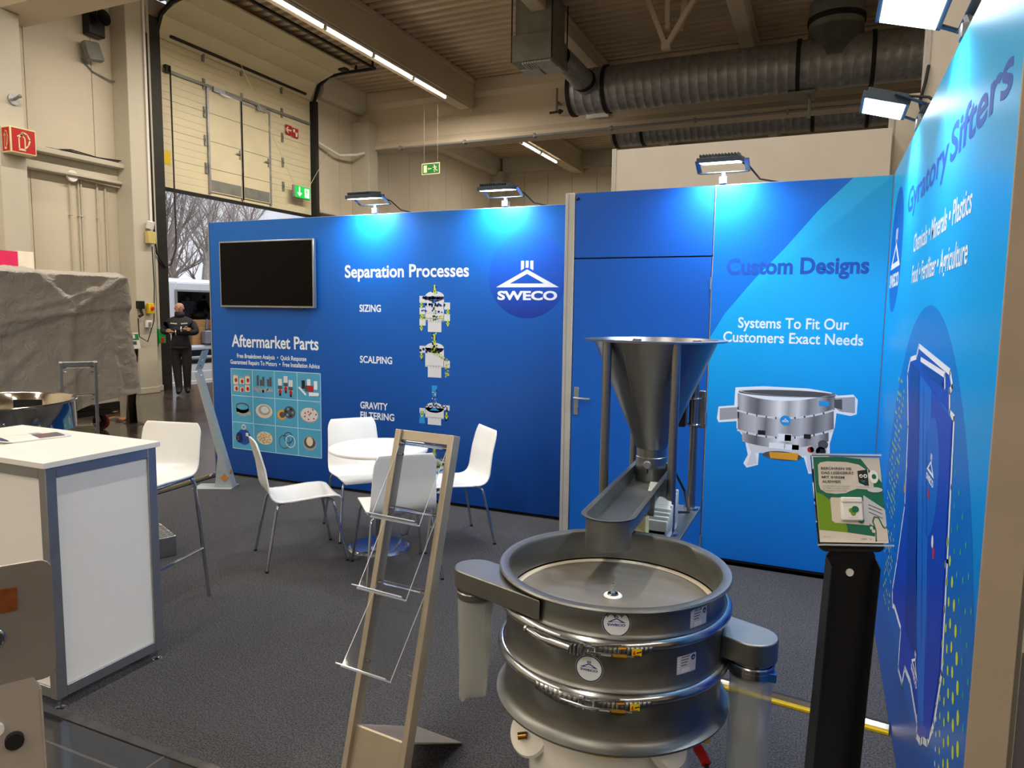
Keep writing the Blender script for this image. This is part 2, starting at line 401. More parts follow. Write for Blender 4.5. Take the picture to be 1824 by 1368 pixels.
# horizontal wall rail with a cable bundle
m = MB(); m.box(XW, -12.2, 7.6, 9.5, 4.27, 4.36); m.box(XW, -12.38, 7.6, 9.5, 4.02, 4.27); m.box(XW, -12.26, 7.6, 9.5, 3.98, 4.03)
struct(m.build('trim_1', hall_pillar, bevel=.01))
m = MB(); m.box(XW, -12.2, 15.2, 16.8, 4.2, 4.3); struct(m.build('trim_2', hall_pillar, bevel=.01))
for k in range(4):
    m = MB(); m.tube([(-12.34+.035*k, 8.0+.1*k, 4.375), (-12.34+.035*k, 8.5, 4.385+.01*k), (-12.33+.035*k, 9.0, 4.375), (-12.34+.035*k, 9.46, 4.38+.01*k)], .011, 6)
    tag(m.build('cable', black_rubber if k % 2 else grey_plastic), 'thin cable lying along the wall rail left of the gate', 'cable', 'cables on the wall rail')
m = MB(); m.tube([(XW+.9, 17.08, 6.14), (-4, 17.08, 6.14), (4, 17.08, 6.14), (12, 17.08, 6.14)], .03, 8)
for k in range(10): m.box(-11+2*k, -10.95+2*k, 17.05, 17.2, 6.1, 6.2)
tag(m.build('conduit', grey_plastic), 'long grey conduit pipe running under the wide hall girder', 'pipe')
# tube luminaires under the roof beam
tube_glow = mat('tube_glow', '#fff0d8', .4, var=0, emit=16.0, ecol='#ffe9cf')
WARM = (1.0, .89, .76)
def luminaire(x, y0, z, L, label, group='tube lights under the roof beam', lit=True):
    t = thing('tube_light', label, 'light', (x, y0, z), 0, group)
    m = MB(); m.box(-.05, .05, 0, L, .03, .09); m.build('housing', white_plastic, t, bevel=.006)
    m = MB(); m.tube([(0, .03, 0), (0, L-.03, 0)], .026, 10); m.build('tube', tube_glow if lit else white_plastic, t)
    m = MB()
    for yy in (0, L-.03): m.box(-.028, .028, yy, yy+.03, -.028, .04)
    m.parts('lamp_holder', white_plastic, t)
    if lit: area_light('tube_lamp', (0, L/2, -.035), (0, L/2, -2), .05, L-.1, TUBE_W, WARM, t)
    return t
names = ['hidden', 'nearest the camera of the lit tubes under the roof beam, at the top edge', 'second lit tube light from the far end of the roof beam', 'last lit tube light before the hall girder']
yy = -9.0; k = 0
while yy < 15.4:
    if yy > 7.2 or yy < 5.2:
        i = int((15.3-yy)/1.55)
        lab = {0: 'lit tube light nearest the hall girder, end of the lower run', 1: 'second lit tube light back from the hall girder', 2: 'third lit tube light back from the hall girder', 3: 'lit tube light cut by the top edge of the view'}.get(i, 'lit tube light under the roof beam nearer the viewer')
        luminaire(-8.80, yy, 6.90, 1.5, lab)
    yy += 1.55
m = MB(); m.box(-8.86, -8.74, 15.2, 16.9, 6.95, 7.0); m.box(-8.78, -8.70, 16.9, 16.98, 6.90, 7.0); struct(m.build('trim_3', girder_paint))
for i, yy in enumerate((19.2, 20.8, 22.4)):
    luminaire(-8.90, yy, 6.92, 1.5, ['unlit tube light behind the girder', 'lit tube light behind the girder, nearer of two', 'lit tube light behind the girder, nearer the back wall'][i], 'tube lights behind the girder', i > 0)
for x, yl in ((-1.8, (-8, -5, -2, 1, 4)), (5.2, (-8, -5, -2, 1, 4, 10, 13, 19, 22))):
    for y0 in yl: luminaire(x, y0, 6.88, 1.5, 'lit tube light on a roof beam outside the view', 'tube lights outside the view')
# ------------------------------------------------------------------ sectional gate
gx = -12.40; y0, y1 = GY0+.03, GY1-.03
g = thing('sectional_gate', 'raised cream sectional gate with two wicket doors above the opening', 'gate', (gx, 0, 0))
zs = [4.12, 4.70, 5.28, 5.87, 6.45, 7.02]
for a, b in zip(zs, zs[1:]):
    pr = [(0, a+.004)]
    for q in range(1, 4):
        zq = a+(b-a)*q/4; pr += [(0, zq-.008), (-.006, zq), (0, zq+.008)]
    pr += [(0, b-.004), (-.05, b-.004), (-.05, a+.004)]
    m = MB(); m.prism([(p[0], p[1]) for p in pr][::-1], (0, y0, 0), (1,0,0), (0,0,1), (0,1,0), y1-y0); m.build('gate_panel', gate_mat, g, smooth=0)
for p, q in (((0, 7.03), (.22, 7.40)), ((.22, 7.41), (.78, 7.60)), ((.79, 7.605), (1.4, 7.64))):
    m = MB(); m.bar((p[0], (y0+y1)/2, p[1]), (q[0], (y0+y1)/2, q[1]), y1-y0, .04); m.build('gate_panel', gate_mat, g, smooth=0)
m = MB(); m.bar((.09, y0+.3, 7.1), (.09, y1-.25, 7.1), .05, .05); m.build('stiffener', dark_steel, g)
m = MB(); m.bar((.03, y0+.15, 6.42), (.03, y1-.05, 6.42), .05, .06); m.build('stiffener', galv_dark, g)
m = MB(); m.box(-.06, .02, y0-.02, y1+.02, 4.05, 4.12); m.build('bottom_seal', black_rubber, g)
for i, (a, b, zt) in enumerate(((11.72, 12.62, 6.36), (12.68, 13.52, 6.30))):
    w = MB(); w.box(.004, .03, a, b, 4.20, zt); d = w.build('wicket_door', gate_mat, g, smooth=0)
    m = MB()
    for ya, yb, za, zb in ((a-.05, a, 4.16, zt+.05), (b, b+.05, 4.16, zt+.05), (a, b, zt, zt+.05)): m.box(0, .045, ya, yb, za, zb)
    m.build('door_frame', galv, d, smooth=0)
    m = MB(); m.box(.03, .034, a+.02, b-.02, 4.22, 4.46); m.build('kick_plate', galv_dark, d, smooth=0)
    m = MB(); m.box(.03, .09, b-.42 if i else a+.1, b-.12 if i else a+.42, zt-.02, zt+.08); m.bar((.06, b-.3 if i else a+.3, zt-.02), (.16, b-.45 if i else a+.5, zt-.06), .025, .02); m.build('door_closer', alu, d)
    for zz in (4.70, 5.28, 5.87):
        m = MB(); m.box(.03, .032, a, b, zz-.004, zz+.004); m.build('panel_joint', dark_steel, d, smooth=0)
    m = MB(); m.box(.03, .05, b-.06, b-.03, 5.05, 5.25); m.bar((.07, b-.05, 5.16), (.07, b-.17, 5.16), .02, .02); m.build('handle', galv_dark, d)
for yy in (11.62, 14.0):
    for zz in (4.70, 5.28, 5.87, 6.45, 7.02):
        m = MB(); m.box(0, .03, yy-.03, yy+.03, zz-.12, zz+.10); m.box(.03, .05, yy-.015, yy+.015, zz-.03, zz+.03); m.build('hinge', galv_dark, g)
for yy in (12.7,):
    for zz in (6.45, 7.02): m = MB(); m.box(0, .03, yy-.03, yy+.03, zz-.1, zz+.1); m.build('hinge', galv, g)
for yy, lab in ((y0-.04, 'l'), (y1+.08, 'r')):
    m = MB(); pts = [(.03, yy, 0 if lab == 'l' else 2.6), (.03, yy, 6.6), (.08, yy, 7.0), (.25, yy, 7.38), (.55, yy, 7.56), (.9, yy, 7.6), (1.95, yy, 7.6)]
    for p, q in zip(pts, pts[1:]): m.bar(p, q, .06, .06, (0,1,0))
    m.build('track', dark_steel, g)
m = MB(); m.bar((1.95, y0-.1, 7.6), (1.95, y1+.1, 7.6), .06, .05); m.bar((1.95, y1, 7.6), (1.95, y1, 7.75), .04, .04); m.bar((1.4, y1+.08, 7.6), (1.4, y1+.08, 7.74), .04, .04); m.box(1.1, 1.3, y1-.25, y1-.08, 7.56, 7.7); m.build('track_brace', dark_steel, g)
m = MB(); m.box(.001, .006, 10.55, 10.72, 4.58, 4.84); m.build('warning_sticker', yellow, g, smooth=0)
m = MB(); m.tube([(.12, 10.68, 6.5), (.12, 10.68, 3.2), (.13, 10.66, 2.9), (.16, 10.5, 2.55), (.2, 10.32, 2.5), (.24, 10.1, 2.75), (.26, 10.05, 3.2), (.26, 10.04, 6.9)], .016, 6); m.build('pull_chain', dark_steel, g)
m = MB(); m.box(.02, .1, 10.60, 10.72, 6.38, 6.52); m.build('chain_guide', dark_steel, g)
# red hose sign on the gate
P = Print(lambda u, v, l: V((gx+.035+.0015*l, u, v)))
P.rect(14.10, 14.32, 5.97, 6.20, sign_red); P.rect(14.34, 14.56, 5.95, 6.18, sign_red)
P.line([(14.30, 6.085), (14.13, 6.085)], .03, sign_white, 2); P.line([(14.19, 6.15), (14.12, 6.085), (14.19, 6.02)], .03, sign_white, 2)
P.rect(14.37, 14.44, 6.06, 6.15, sign_white, 2); P.rect(14.46, 14.52, 5.98, 6.08, sign_white, 2); P.rect(14.40, 14.54, 6.06, 6.09, sign_white, 2)
o = tag(P.mb.build('hose_sign', P.mats, smooth=0), 'red sign with white arrow and hose reel on the cream gate', 'sign')
def man_icon(P, u, v, s, m, l=2, flip=1):
    f = flip
    q = lambda a: [(u+f*x*s, v+y*s) for x, y in a]
    P.disc(u+f*.12*s, v+.40*s, .085*s, .085*s, m, l, 12)
    P.line(q([(.06,.27), (-.02,.0)]), .15*s, m, l); P.line(q([(-.02,0), (.14,-.14), (.06,-.42)]), .09*s, m, l)
    P.line(q([(-.03,0), (-.14,-.2), (-.34,-.26)]), .09*s, m, l); P.line(q([(.05,.25), (.22,.10), (.34,.16)]), .07*s, m, l); P.line(q([(.02,.25), (-.18,.2), (-.24,.04)]), .07*s, m, l)
# lit exit sign hung on wires in front of the gate
ex = thing('exit_sign', 'lit green exit sign with down arrow hanging before the gate', 'sign', (-12.2, 14.45, 4.6))
m = MB(); m.box(-.05, .02, -.30, .30, -.15, .15); m.build('case', grey_plastic, ex, bevel=.01)
P = Print(lambda u, v, l: V((.021+.001*l, u, v)))
P.rect(-.26, .30, -.145, .145, sign_glow); P.line([(-.10, .11), (-.10, -.06)], .04, sign_white_lit, 2); P.poly([(-.19, -.02), (-.01, -.02), (-.10, -.11)], sign_white_lit, 2)
P.rect(.09, .26, -.11, .11, sign_white_lit, 2); man_icon(P, .175, 0, .2, sign_glow, 3, -1); P.build('pictogram', ex)
for a, b in (((0, -.26, .15), onz(378, 0, 7.74)-V((-12.2, 14.45, 4.6))), ((0, .26, .15), onz(640, 172, 7.74)-V((-12.2, 14.45, 4.6)))):
    m = MB(); m.tube([a, b], .006, 6); m.build('suspension_wire', sign_cream, ex)
# green running man sign on long wires
es = thing('emergency_exit_sign', 'green running man sign hanging on two wires from the roof', 'sign', (-9.36, 16.0, 5.28), rad(-2))
m = MB(); m.box(-.27, .27, -.01, .01, -.14, .14); m.build('board', sign_cream, es, smooth=0)
P = Print(lambda u, v, l: V((u, -.011-.001*l, v)))
P.rect(-.25, .25, -.12, .12, mat('sign_green_dull', '#1d6b3a', .5)); P.rect(-.21, -.11, -.09, .09, sign_cream, 2); P.line([(.02, 0), (-.07, 0)], .02, sign_cream, 2); P.poly([(-.09, 0), (-.05, .03), (-.05, -.03)], sign_cream, 2)
man_icon(P, .13, 0, .2, sign_cream, 2, -1); P.build('pictogram', es)
for sx in (-.2, .2):
    m = MB(); m.tube([(sx, 0, .14), (sx, 0, 2.46)], .0028, 6); m.build('suspension_wire', grey_plastic, es)
# fire extinguisher sign box on the left pillar
fs_ = thing('fire_extinguisher_sign', 'red fire extinguisher sign box on the pillar at the left edge', 'sign', (-11.99, 7.40, 4.28))
m = MB(); m.box(0, .22, -.2, .2, -.2, .2); m.build('case', sign_cream, fs_, bevel=.01)
for fnm, fn in (('pictogram', lambda u, v, l: V((.221+.001*l, u, v))), ('side_pictogram', lambda u, v, l: V((u*.5+.11, -.201-.001*l, v)))):
    P = Print(fn); P.rect(-.18, .18, -.18, .18, sign_red)
    P.rect(-.08, .03, -.15, -.12, sign_cream, 2); P.line([(-.07, -.13), (-.07, .04), (-.04, .08), (-.01, .08), (.02, .04), (.02, -.13)], .018, sign_cream, 2)
    P.line([(-.025, .08), (-.025, .12), (.0, .135), (.06, .11), (.1, .03), (.07, -.06), (.03, -.1)], .022, sign_cream, 2); P.line([(-.09, .06), (-.025, .1)], .018, sign_cream, 2); P.build(fnm, fs_)
# small wall fittings left of the gate
kn = thing('wall_spigot', 'round steel wall bracket with short pin on the left pillar', 'bracket', (-12.0, 7.42, 4.95))
m = MB(); m.cyl((0,0,0), (.03,0,0), .09, n=20); m.build('flange', galv, kn); m = MB(); m.cyl((.03,0,0), (.16,0,.03), .022, n=10); m.ball((.17,0,.03), .03, 10); m.build('pin', galv_dark, kn)
hn = thing('alarm_horn', 'black alarm horn high on the wall beside the gate pillar', 'siren', (XW, 9.12, 6.78))
m = MB(); m.box(.0, .18, -.16, .16, -.24, .2); m.build('housing', black_plastic, hn, bevel=.02); m = MB(); m.lathe([(.05,0),(.06,.08),(.14,.2)], 20); q = m.build('horn_mouth', dark_steel, hn); q.location = (.16, 0, .05); q.rotation_euler = (0, PI/2, 0)
fl = thing('wall_floodlight', 'dull grey floodlight on the wall under the alarm horn', 'lamp', (XW, 9.0, 6.3))
m = MB(); m.bar((.12, 0, .1), (.2, .05, -.22), .3, .12, (1,0,0)); m.build('case', galv_dark, fl, bevel=.02); m = MB(); m.tube([(.02,-.1,-.2), (.02,.1,-.36), (.05,.4,-.43), (.1,.6,-.43)], .014, 6); m.build('cable', galv_dark, fl)
jb = thing('junction_box', 'round white junction box under the wall rail', 'box', (-12.36, 8.56, 3.98))
m = MB(); m.cyl((0,0,0), (.05,0,0), .1, n=24); m.build('case', white_plastic, jb, bevel=.006)
for i, (yy, z1) in enumerate(((8.56, 3.86), (8.72, 3.95), (8.77, 3.95), (9.08, 3.95), (9.24, 3.95))):
    m = MB(); m.tube([(XW+.03, yy, .05), (XW+.03, yy, z1)], .016, 8)
    for zz in (1.2, 2.3, 3.3): m.box(XW, XW+.05, yy-.025, yy+.025, zz, zz+.02)
    tag(m.build('conduit', hall_pillar), 'thin painted vertical conduit on the wall left of the gate', 'pipe', 'vertical conduits on the wall')
m = MB(); m.tube([(-12.33, 8.6, 3.97), (-12.33, 9.48, 3.93)], .016, 8); tag(m.build('conduit', hall_pillar), 'thin horizontal conduit from the round junction box to the pillar', 'pipe')
for i, (yy, xx, a, b) in enumerate(((9.86, -11.99, 3.2, 7.4), (9.98, -12.17, 1.0, 7.4), (10.05, -12.17, .9, 7.4))):
    m = MB(); m.tube([(xx, yy, a), (xx, yy, b)], .02, 8); tag(m.build('conduit', grey_plastic if i else white_plastic), ['pale conduit down the gate pillar into the yellow box', 'dark thin conduit down the side of the gate pillar', 'conduit nearest the gate opening down the pillar'][i], 'pipe')
cb = thing('control_box', 'small yellow control box on the gate pillar with cables', 'box', (-12.0, 9.8, 3.02))
m = MB(); m.box(0, .1, -.085, .085, -.12, .11); m.build('case', mat('control_box_yellow', '#c8b672', .5), cb, bevel=.01); m = MB(); m.cyl((.04,0,.17), (.08,0,.3), .07, n=14); m.build('cable_gland', white_plastic, cb)
m = MB(); m.tube([(.06,.02,-.17), (.07,.03,-.9), (.06,.0,-1.6), (.05,-.15,-2.0), (.05,-.33,-1.9), (.05,-.34,-1.55)], .010, 6); m.build('coiled_cable', black_rubber, cb)
sk = thing('power_socket', 'black socket hanging on a cable at the gate pillar', 'socket', (-11.99, 9.52, 1.7)); m = MB(); m.box(0, .08, -.07, .07, -.05, .1); m.tube([(.04,0,-.05), (.05,.03,-.16), (.04,-.04,-.2)], .03, 8); m.build('case', black_plastic, sk, bevel=.01)
em = thing('emergency_stop', 'yellow switch box with red knob on the gate pillar', 'switch', (-12.0, 9.74, 1.66))
m = MB(); m.box(0, .09, -.06, .06, -.1, .1); m.build('case', yellow, em, bevel=.01); m = MB(); m.cyl((.09,0,0), (.12,0,0), .036, n=16); m.build('knob', red, em, bevel=.01)
sw = thing('light_switch', 'small pale switch box on the pillar below the yellow switch', 'switch', (-12.0, 9.70, 1.36)); m = MB(); m.box(0, .06, -.06, .06, -.07, .07); m.build('case', white_plastic, sw, bevel=.008); m = MB(); m.box(.06, .075, -.03, .03, -.035, .035); m.build('button', grey_plastic, sw)
ec = thing('emergency_call_box', 'bright green call box on the pillar beside the gate opening', 'box', (-12.14, 10.05, 1.12))
m = MB(); m.box(0, .12, -.075, .075, -.15, .14); m.build('case', mat('call_box_green', '#10a048', .35), ec, bevel=.012); m = MB(); m.box(.12, .125, -.045, .035, -.13, -.04); m.build('label', sign_red, ec); m = MB(); m.box(.12, .126, -.05, .05, .0, .10); m.build('window', sign_green, ec)
ps = thing('safety_sign', 'small green pictogram sign on the pillar above the green call box', 'sign', (-12.18, 10.03, 1.42)); m = MB(); m.box(0, .01, -.05, .05, -.055, .055); m.build('plate', sign_green, ps); P = Print(lambda u, v, l: V((.011+.001*l, u, v))); P.rect(-.035, -.008, -.035, .035, sign_white); P.rect(.01, .035, -.02, .03, sign_white); P.build('pictogram', ps)
m = MB(); m.tube([(-12.3, 15.15, 6.02), (-12.2, 16.0, 5.82), (-12.0, 16.5, 5.92), (-11.95, 16.78, 6.02)], .035, 8); tag(m.build('pipe', white_plastic), 'sagging white pipe between the gate rail and the girder', 'pipe')
# ------------------------------------------------------------------ ventilation
def bands(m, x, r, w=.08): m.lathe([(r, -w/2), (r+.02, -w/2), (r+.02, w/2), (r, w/2)], 40)
def duct(name, label, x0, x1, yc, zc, r, seams, bandx):
    t = thing(name, label, 'duct', (x0, yc, zc))
    m = MB(); prof = [(.02, 0), (r, 0)]; L = x1-x0; n = int(L/.19)
    for k in range(1, n):
        z = L*k/n; rr = r+.005
        prof += [(r, z-.006), (rr, z), (r, z+.006)]
    prof += [(r, L)]
    m.lathe(prof, 48); p = m.build('duct_tube', galv, t, smooth=50); p.rotation_euler = (0, PI/2, 0)
    for bx in bandx:
        m = MB(); bands(m, bx, r+.01); p = m.build('collar', black_rubber, t); p.location = (bx-x0, 0, 0); p.rotation_euler = (0, PI/2, 0)
    return t
mdu = duct('ventilation_duct', 'large round galvanised duct running across in front of the girder', -5.5, 6.0, 15.7, 6.63, .48, 1, (-5.46, -4.66, -.72, .60))
m = MB(); m.lathe([(.50, 0), (.50, 1.15)], 40); p = m.build('branch', galv_dark, mdu); p.location = (5.42, 0, .0); m = MB(); bands(m, 0, .505, .1); p = m.build('branch_collar', black_rubber, mdu); p.location = (5.42, 0, .78)
m = MB(); m.lathe([(.50,-.30),(.50,.30)], 40); p = m.build('saddle', galv_dark, mdu); p.location = (5.42, 0, .32)
m = MB(); m.tube([(.5, -.47, .0), (.47, -.8, .05), (.40, -1.3, .13), (.35, -1.79, .17)], .23, 24, caps=False); m.build('flexible_connector', galv, mdu)
m = MB(); m.tube([(.5, -.62, .02), (.5, -.70, .045)], .25, 24); m.build('collar', black_rubber, mdu)
m = MB(); m.box(4.6, 5.1, -.1, .5, -.55, -.49); m.tube([(5.0, .3, -.5), (5.0, .3, -.95)], .03, 8); m.build('support_bracket', galv_dark, mdu)
duct('ventilation_duct', 'second round galvanised duct seen below the girder, farther back', -6.0, 6.0, 21.0, 7.08, .48, 1, (-5.9, -5.1, -.55, .75))
bx = thing('air_diffuser', 'grey sheet metal air diffuser box hanging from the roof', 'diffuser', (-5.0, 13.9, 6.5))
m = MB(); m.box(-.83, .02, -.88, .0, 0, .5); m.build('box', galv_dark, bx, bevel=.01); m = MB(); m.box(-.78, -.03, -.80, -.05, .5, 1.25); m.build('neck', galv_dark, bx, bevel=.01)
m = MB()
for k in range(8): m.obox((-.6+.05*k, -.65, -.02), (.004,0,.02), (0,.18,0), (.018,0,-.004))
for k in range(8): m.obox((-.2, -.8+.045*k, -.02), (.17,0,0), (0,.004,.02), (0,.018,-.004))
m.box(-.8, -.44, -.44, -.03, -.02, 0); m.box(-.38, -.02, -.4, -.03, -.02, 0); m.build('grille', mat('diffuser_white', '#b9b9b4', .5), bx, smooth=0)
m = MB()
for q in ((-.83,-.88),(.0,-.88),(-.83,-.02),(.0,-.02)): m.box(q[0], q[0]+.02, q[1], q[1]+.02, 0, 1.25)
m.parts('hanger_rod', dark_steel, bx)
tr = thing('roof_brace', 'V shaped steel brace hanging from the roof above the duct', 'brace', (-3.03, 14.0, 6.75))
for a, b in (((0,0,0), (-.42,.1,1.0)), ((0,0,0), (.72,-.2,1.0)), ((0,.1,.35), (-.02,.1,1.0)), ((.25,.05,.3), (.30,.25,1.0))):
    m = MB(); m.bar(a, b, .09, .09, (0,1,0)); m.build('strut', girder_paint, tr)
m = MB(); m.box(-.08, .08, -.06, .06, -.05, .08); m.build('node_plate', hall_pillar, tr)
m = MB(); m.box(-5.62, -5.06, 17.13, 17.16, 6.44, 6.66); tag(m.build('opening_panel', mat('opening_white', '#f6f6f6', .4), smooth=0), 'small white panel standing in for a bright opening in the girder under the duct end', 'board')  # white panel stands in for a bright opening through the girder
pk = thing('pipe_stub', 'short grey pipe stub with valve on the girder left of the duct', 'pipe', (-6.35, 17.0, 6.65)); m = MB(); m.tube([(0,0,.55),(0,0,0)], .03, 8); m.box(-.03,.03,0,.25,.2,.25); m.build('pipe', galv_dark, pk); m = MB(); m.tube([(-.18,0,-.02),(.18,-.05,-.02)], .03, 8); m.ball((.1,-.03,-.02), .06, 10); m.build('valve', dark_steel, pk)
# ================================================================== the stand walls and their print
YA, YB2, XC = 5.284, 4.828, .34
blue_a = ramp_mat('print_blue_back_falloff', [(0, '#033c8a'), (.5, '#0454ae'), (1, '#0568c6')], 2, 0, 2.53, .42, .35)  # floodlight falloff painted into an even print blue, darker below
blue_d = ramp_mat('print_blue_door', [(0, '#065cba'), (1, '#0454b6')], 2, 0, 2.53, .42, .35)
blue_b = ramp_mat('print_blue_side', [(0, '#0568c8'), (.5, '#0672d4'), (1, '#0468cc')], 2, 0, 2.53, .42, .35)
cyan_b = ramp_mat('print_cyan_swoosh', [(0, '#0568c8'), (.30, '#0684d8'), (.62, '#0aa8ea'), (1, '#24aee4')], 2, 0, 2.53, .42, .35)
blue_c = ramp_mat('print_cyan_wall_glow', [(0, '#0558be'), (.35, '#057ad6'), (.7, '#08a2ec'), (1, '#28b8f0')], 2, 0, 2.53, .36, .45)  # lamp glow put into the colour, brighter cyan towards the floodlights
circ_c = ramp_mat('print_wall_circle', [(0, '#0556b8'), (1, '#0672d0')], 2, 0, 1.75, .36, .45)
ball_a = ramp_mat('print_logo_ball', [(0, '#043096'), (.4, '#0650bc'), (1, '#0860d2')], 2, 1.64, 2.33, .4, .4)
panel_back = mat('panel_back', '#b9b9b6', .6)
plinth = mat('black_gap', '#0b0b0c', .8)
tile_blue = mat('print_tile_blue', '#4aa0c8', .45, var=.01); tile_line = mat('print_tile_line', '#b9dcea', .45, var=.01)
p_grey = mat('print_light_grey', '#cfd3da', .5, var=.01); p_mid = mat('print_mid_grey', '#9a9ea6', .5, var=.01); p_dark = mat('print_dark_grey', '#4b4d52', .5, var=.01); p_black = mat('print_black', '#15161a', .5, var=.01)
p_lime = mat('print_lime', '#c0d830', .5, var=.01); p_cream = mat('print_cream', '#d8cdb4', .5, var=.01); p_red = mat('print_red', '#a8201c', .5, var=.01); p_orange = mat('print_orange', '#d89a28', .5, var=.01)
p_blue = mat('print_blue', '#0c4cae', .5, var=.01); p_royal = mat('print_royal', '#0638b8', .4, var=.01); p_sky = mat('print_sky', '#1c90d8', .5, var=.01); p_navy = mat('print_dark_navy', '#0a1f5c', .5, var=.01); p_title = mat('print_title_blue', '#0a50b4', .5, var=.01); p_deep = mat('print_deep_blue', '#0a5ec6', .4, var=.01)
p_royal_d = mat('print_royal_dark', '#042c96', .4, var=.01); p_royal_l = mat('print_royal_light', '#1464d0', .4, var=.01)
# --- back wall
wa = thing('stand_back_wall', 'long blue printed stand wall with television and the words Separation Processes', 'partition wall', (0, YA, 0))
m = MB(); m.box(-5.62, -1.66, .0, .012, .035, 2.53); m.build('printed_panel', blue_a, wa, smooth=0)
m = MB(); m.box(-5.635, -1.66, .012, .05, .035, 2.535); m.build('panel_core', panel_back, wa, smooth=0)
m = MB(); m.box(-5.60, -1.70, .02, .05, .006, .035); m.build('plinth', plinth, wa, smooth=0)
m = MB(); m.box(-5.636, -5.621, -.004, .05, .02, 2.538); m.build('edge_trim', alu, wa, smooth=0)
A = lambda u, v, l: V((u, -.0003*l, v))
def pa(px, py): p = ony(px, py, YA); return (p.x, p.z)
P = Print(A); P.text('Separation Processes', -3.985, -2.725, 1.983, .108, print_white, 1, 1.1); P.build('heading', wa, 'white heading Separation Processes')
P = Print(A); P.text('Aftermarket Parts', -5.365, -4.295, 1.315, .118, print_white, 1, 1.1); P.build('heading', wa, 'white heading Aftermarket Parts')
P = Print(A); P.text('Free Breakdown Analysis  \u2022  Quick Response', -5.30, -4.44, 1.205, .042, print_white, 1, .8); P.text('Guaranteed Repairs To Motors  \u2022  Free Installation Advice', -5.39, -4.285, 1.142, .042, print_white, 1, .8); P.build('small_text', wa, 'two lines of small white text')
for t, x0, x1, z in (('SIZING', -3.83, -3.60, 1.678), ('SCALPING', -3.83, -3.485, 1.218), ('GRAVITY', -3.83, -3.535, .800), ('FILTERING', -3.83, -3.465, .708)):
    P = Print(A); P.text(t, x0, x1, z, .062, print_white, 1, 1.2); P.build('caption', wa)
P = Print(A); P.disc(-2.20, 1.985, .342, .342, ball_a, 1, 64); P.logo(-2.20, 1.892+.0, .33, print_white, 2); P.ring(-1.875, 1.655, .020, .024, p_navy, 1, 24); P.text('R', -1.884, -1.867, 1.645, .02, p_navy, 1, .5); P.build('logo', wa, 'round blue logo ball with white triangle')
# process diagrams
def vessel(P, cx, zt, zb, w):
    hh = zt-zb
    P.poly([(cx-w*.36, zb), (cx+w*.36, zb), (cx+w*.36, zb+.30*hh), (cx-w*.36, zb+.30*hh)], p_grey, 1)
    P.disc(cx, zt-.045, w*.5, .045, p_grey, 1, 24); P.rect(cx-w*.5, cx+w*.5, zb+.30*hh, zt-.045, p_grey, 1)
    P.line([(cx-w*.5, zb+.33*hh), (cx+w*.5, zb+.33*hh)], .005, p_mid, 2)
    for k in range(4): P.line([(cx-w*.2+k*w*.14, zb+.27*hh), (cx-w*.2+k*w*.14, zb+.33*hh)], .005, p_mid, 2)
def dots(P, pts, r, m, l=3):
    for x, z in pts: P.disc(x, z, r, r, m, l, 8)
def spray(P, cx, z0, z1, w, n, ms, r, l=3):
    for k in range(n): P.disc(cx+random.uniform(-w, w), random.uniform(z0, z1), r, r, random.choice(ms), l, 6)
def arrow(P, x, z0, z1, m, l=4, w=.014):
    P.line([(x, z0), (x, z1+.03)], w, m, l); P.poly([(x-w*1.3, z1+.035), (x+w*1.3, z1+.035), (x, z1)], m, l)
cx = -3.053
P = Print(A); vessel(P, cx, 1.86, 1.512, .185)
for s, z in ((-1, 1.79), (1, 1.735), (-1, 1.69), (1, 1.638), (-1, 1.595)):
    P.rect(cx+s*.088, cx+s*.15, z-.03, z+.03, p_grey, 1) if s > 0 else P.rect(cx-.15, cx-.088, z-.03, z+.03, p_grey, 1)
    arrow(P, cx+s*.13, z-.02, z-.08, p_lime)
spray(P, cx, 1.60, 1.90, .028, 50, [p_navy, p_lime, p_sky, p_navy], .008); arrow(P, cx, 1.91, 1.83, p_lime)
for z, mm, r in ((1.80, p_navy, .013), (1.745, p_blue, .010), (1.69, p_blue, .007), (1.645, p_lime, .006), (1.615, p_lime, .005)):
    dots(P, [(cx+random.uniform(-.13, .10), z+random.uniform(-.008, .008)) for _ in range(16)], r, mm)
    P.line([(cx-.092, z-.014), (cx+.092, z-.014)], .003, p_mid, 2)
P.build('diagram', wa, 'sizing diagram of a five outlet sifter')
P = Print(A); vessel(P, cx, 1.42, 1.12, .185); P.rect(cx-.15, cx-.088, 1.33, 1.39, p_grey); P.rect(cx+.088, cx+.15, 1.21, 1.27, p_grey); arrow(P, cx-.13, 1.33, 1.27, p_lime); arrow(P, cx, 1.49, 1.40, p_lime)
spray(P, cx, 1.36, 1.50, .024, 30, [p_lime, p_navy], .008)
dots(P, [(cx-.14+.03*k, 1.35+.012*math.sin(k*2)) for k in range(8)], .013, p_navy); dots(P, [(cx-.13, 1.31), (cx-.125, 1.27), (cx+.06, 1.365)], .012, p_navy)
for k in range(130):
    u = random.random(); P.disc(cx-.04+.17*u, 1.345-.085*u+random.uniform(-.01, .05)*(1-u*.6), .004, .004, p_lime, 3, 5)
spray(P, cx+.125, 1.13, 1.24, .018, 40, [p_lime], .005); P.build('diagram', wa, 'scalping diagram of a two outlet sifter')
P = Print(A); vessel(P, cx, .90, .705, .185); P.rect(cx+.088, cx+.15, .84, .885, p_grey); P.rect(cx-.15, cx-.088, .80, .845, p_grey); P.poly([(cx-.028, 1.05), (cx+.028, 1.05), (cx+.018, .95), (cx-.018, .95)], p_sky, 2)
P.poly([(cx-.155, .71), (cx-.095, .71), (cx-.108, .82), (cx-.14, .82)], p_sky, 2); P.poly([(cx-.05, .83), (cx+.05, .83), (cx, .86)], p_sky, 2)
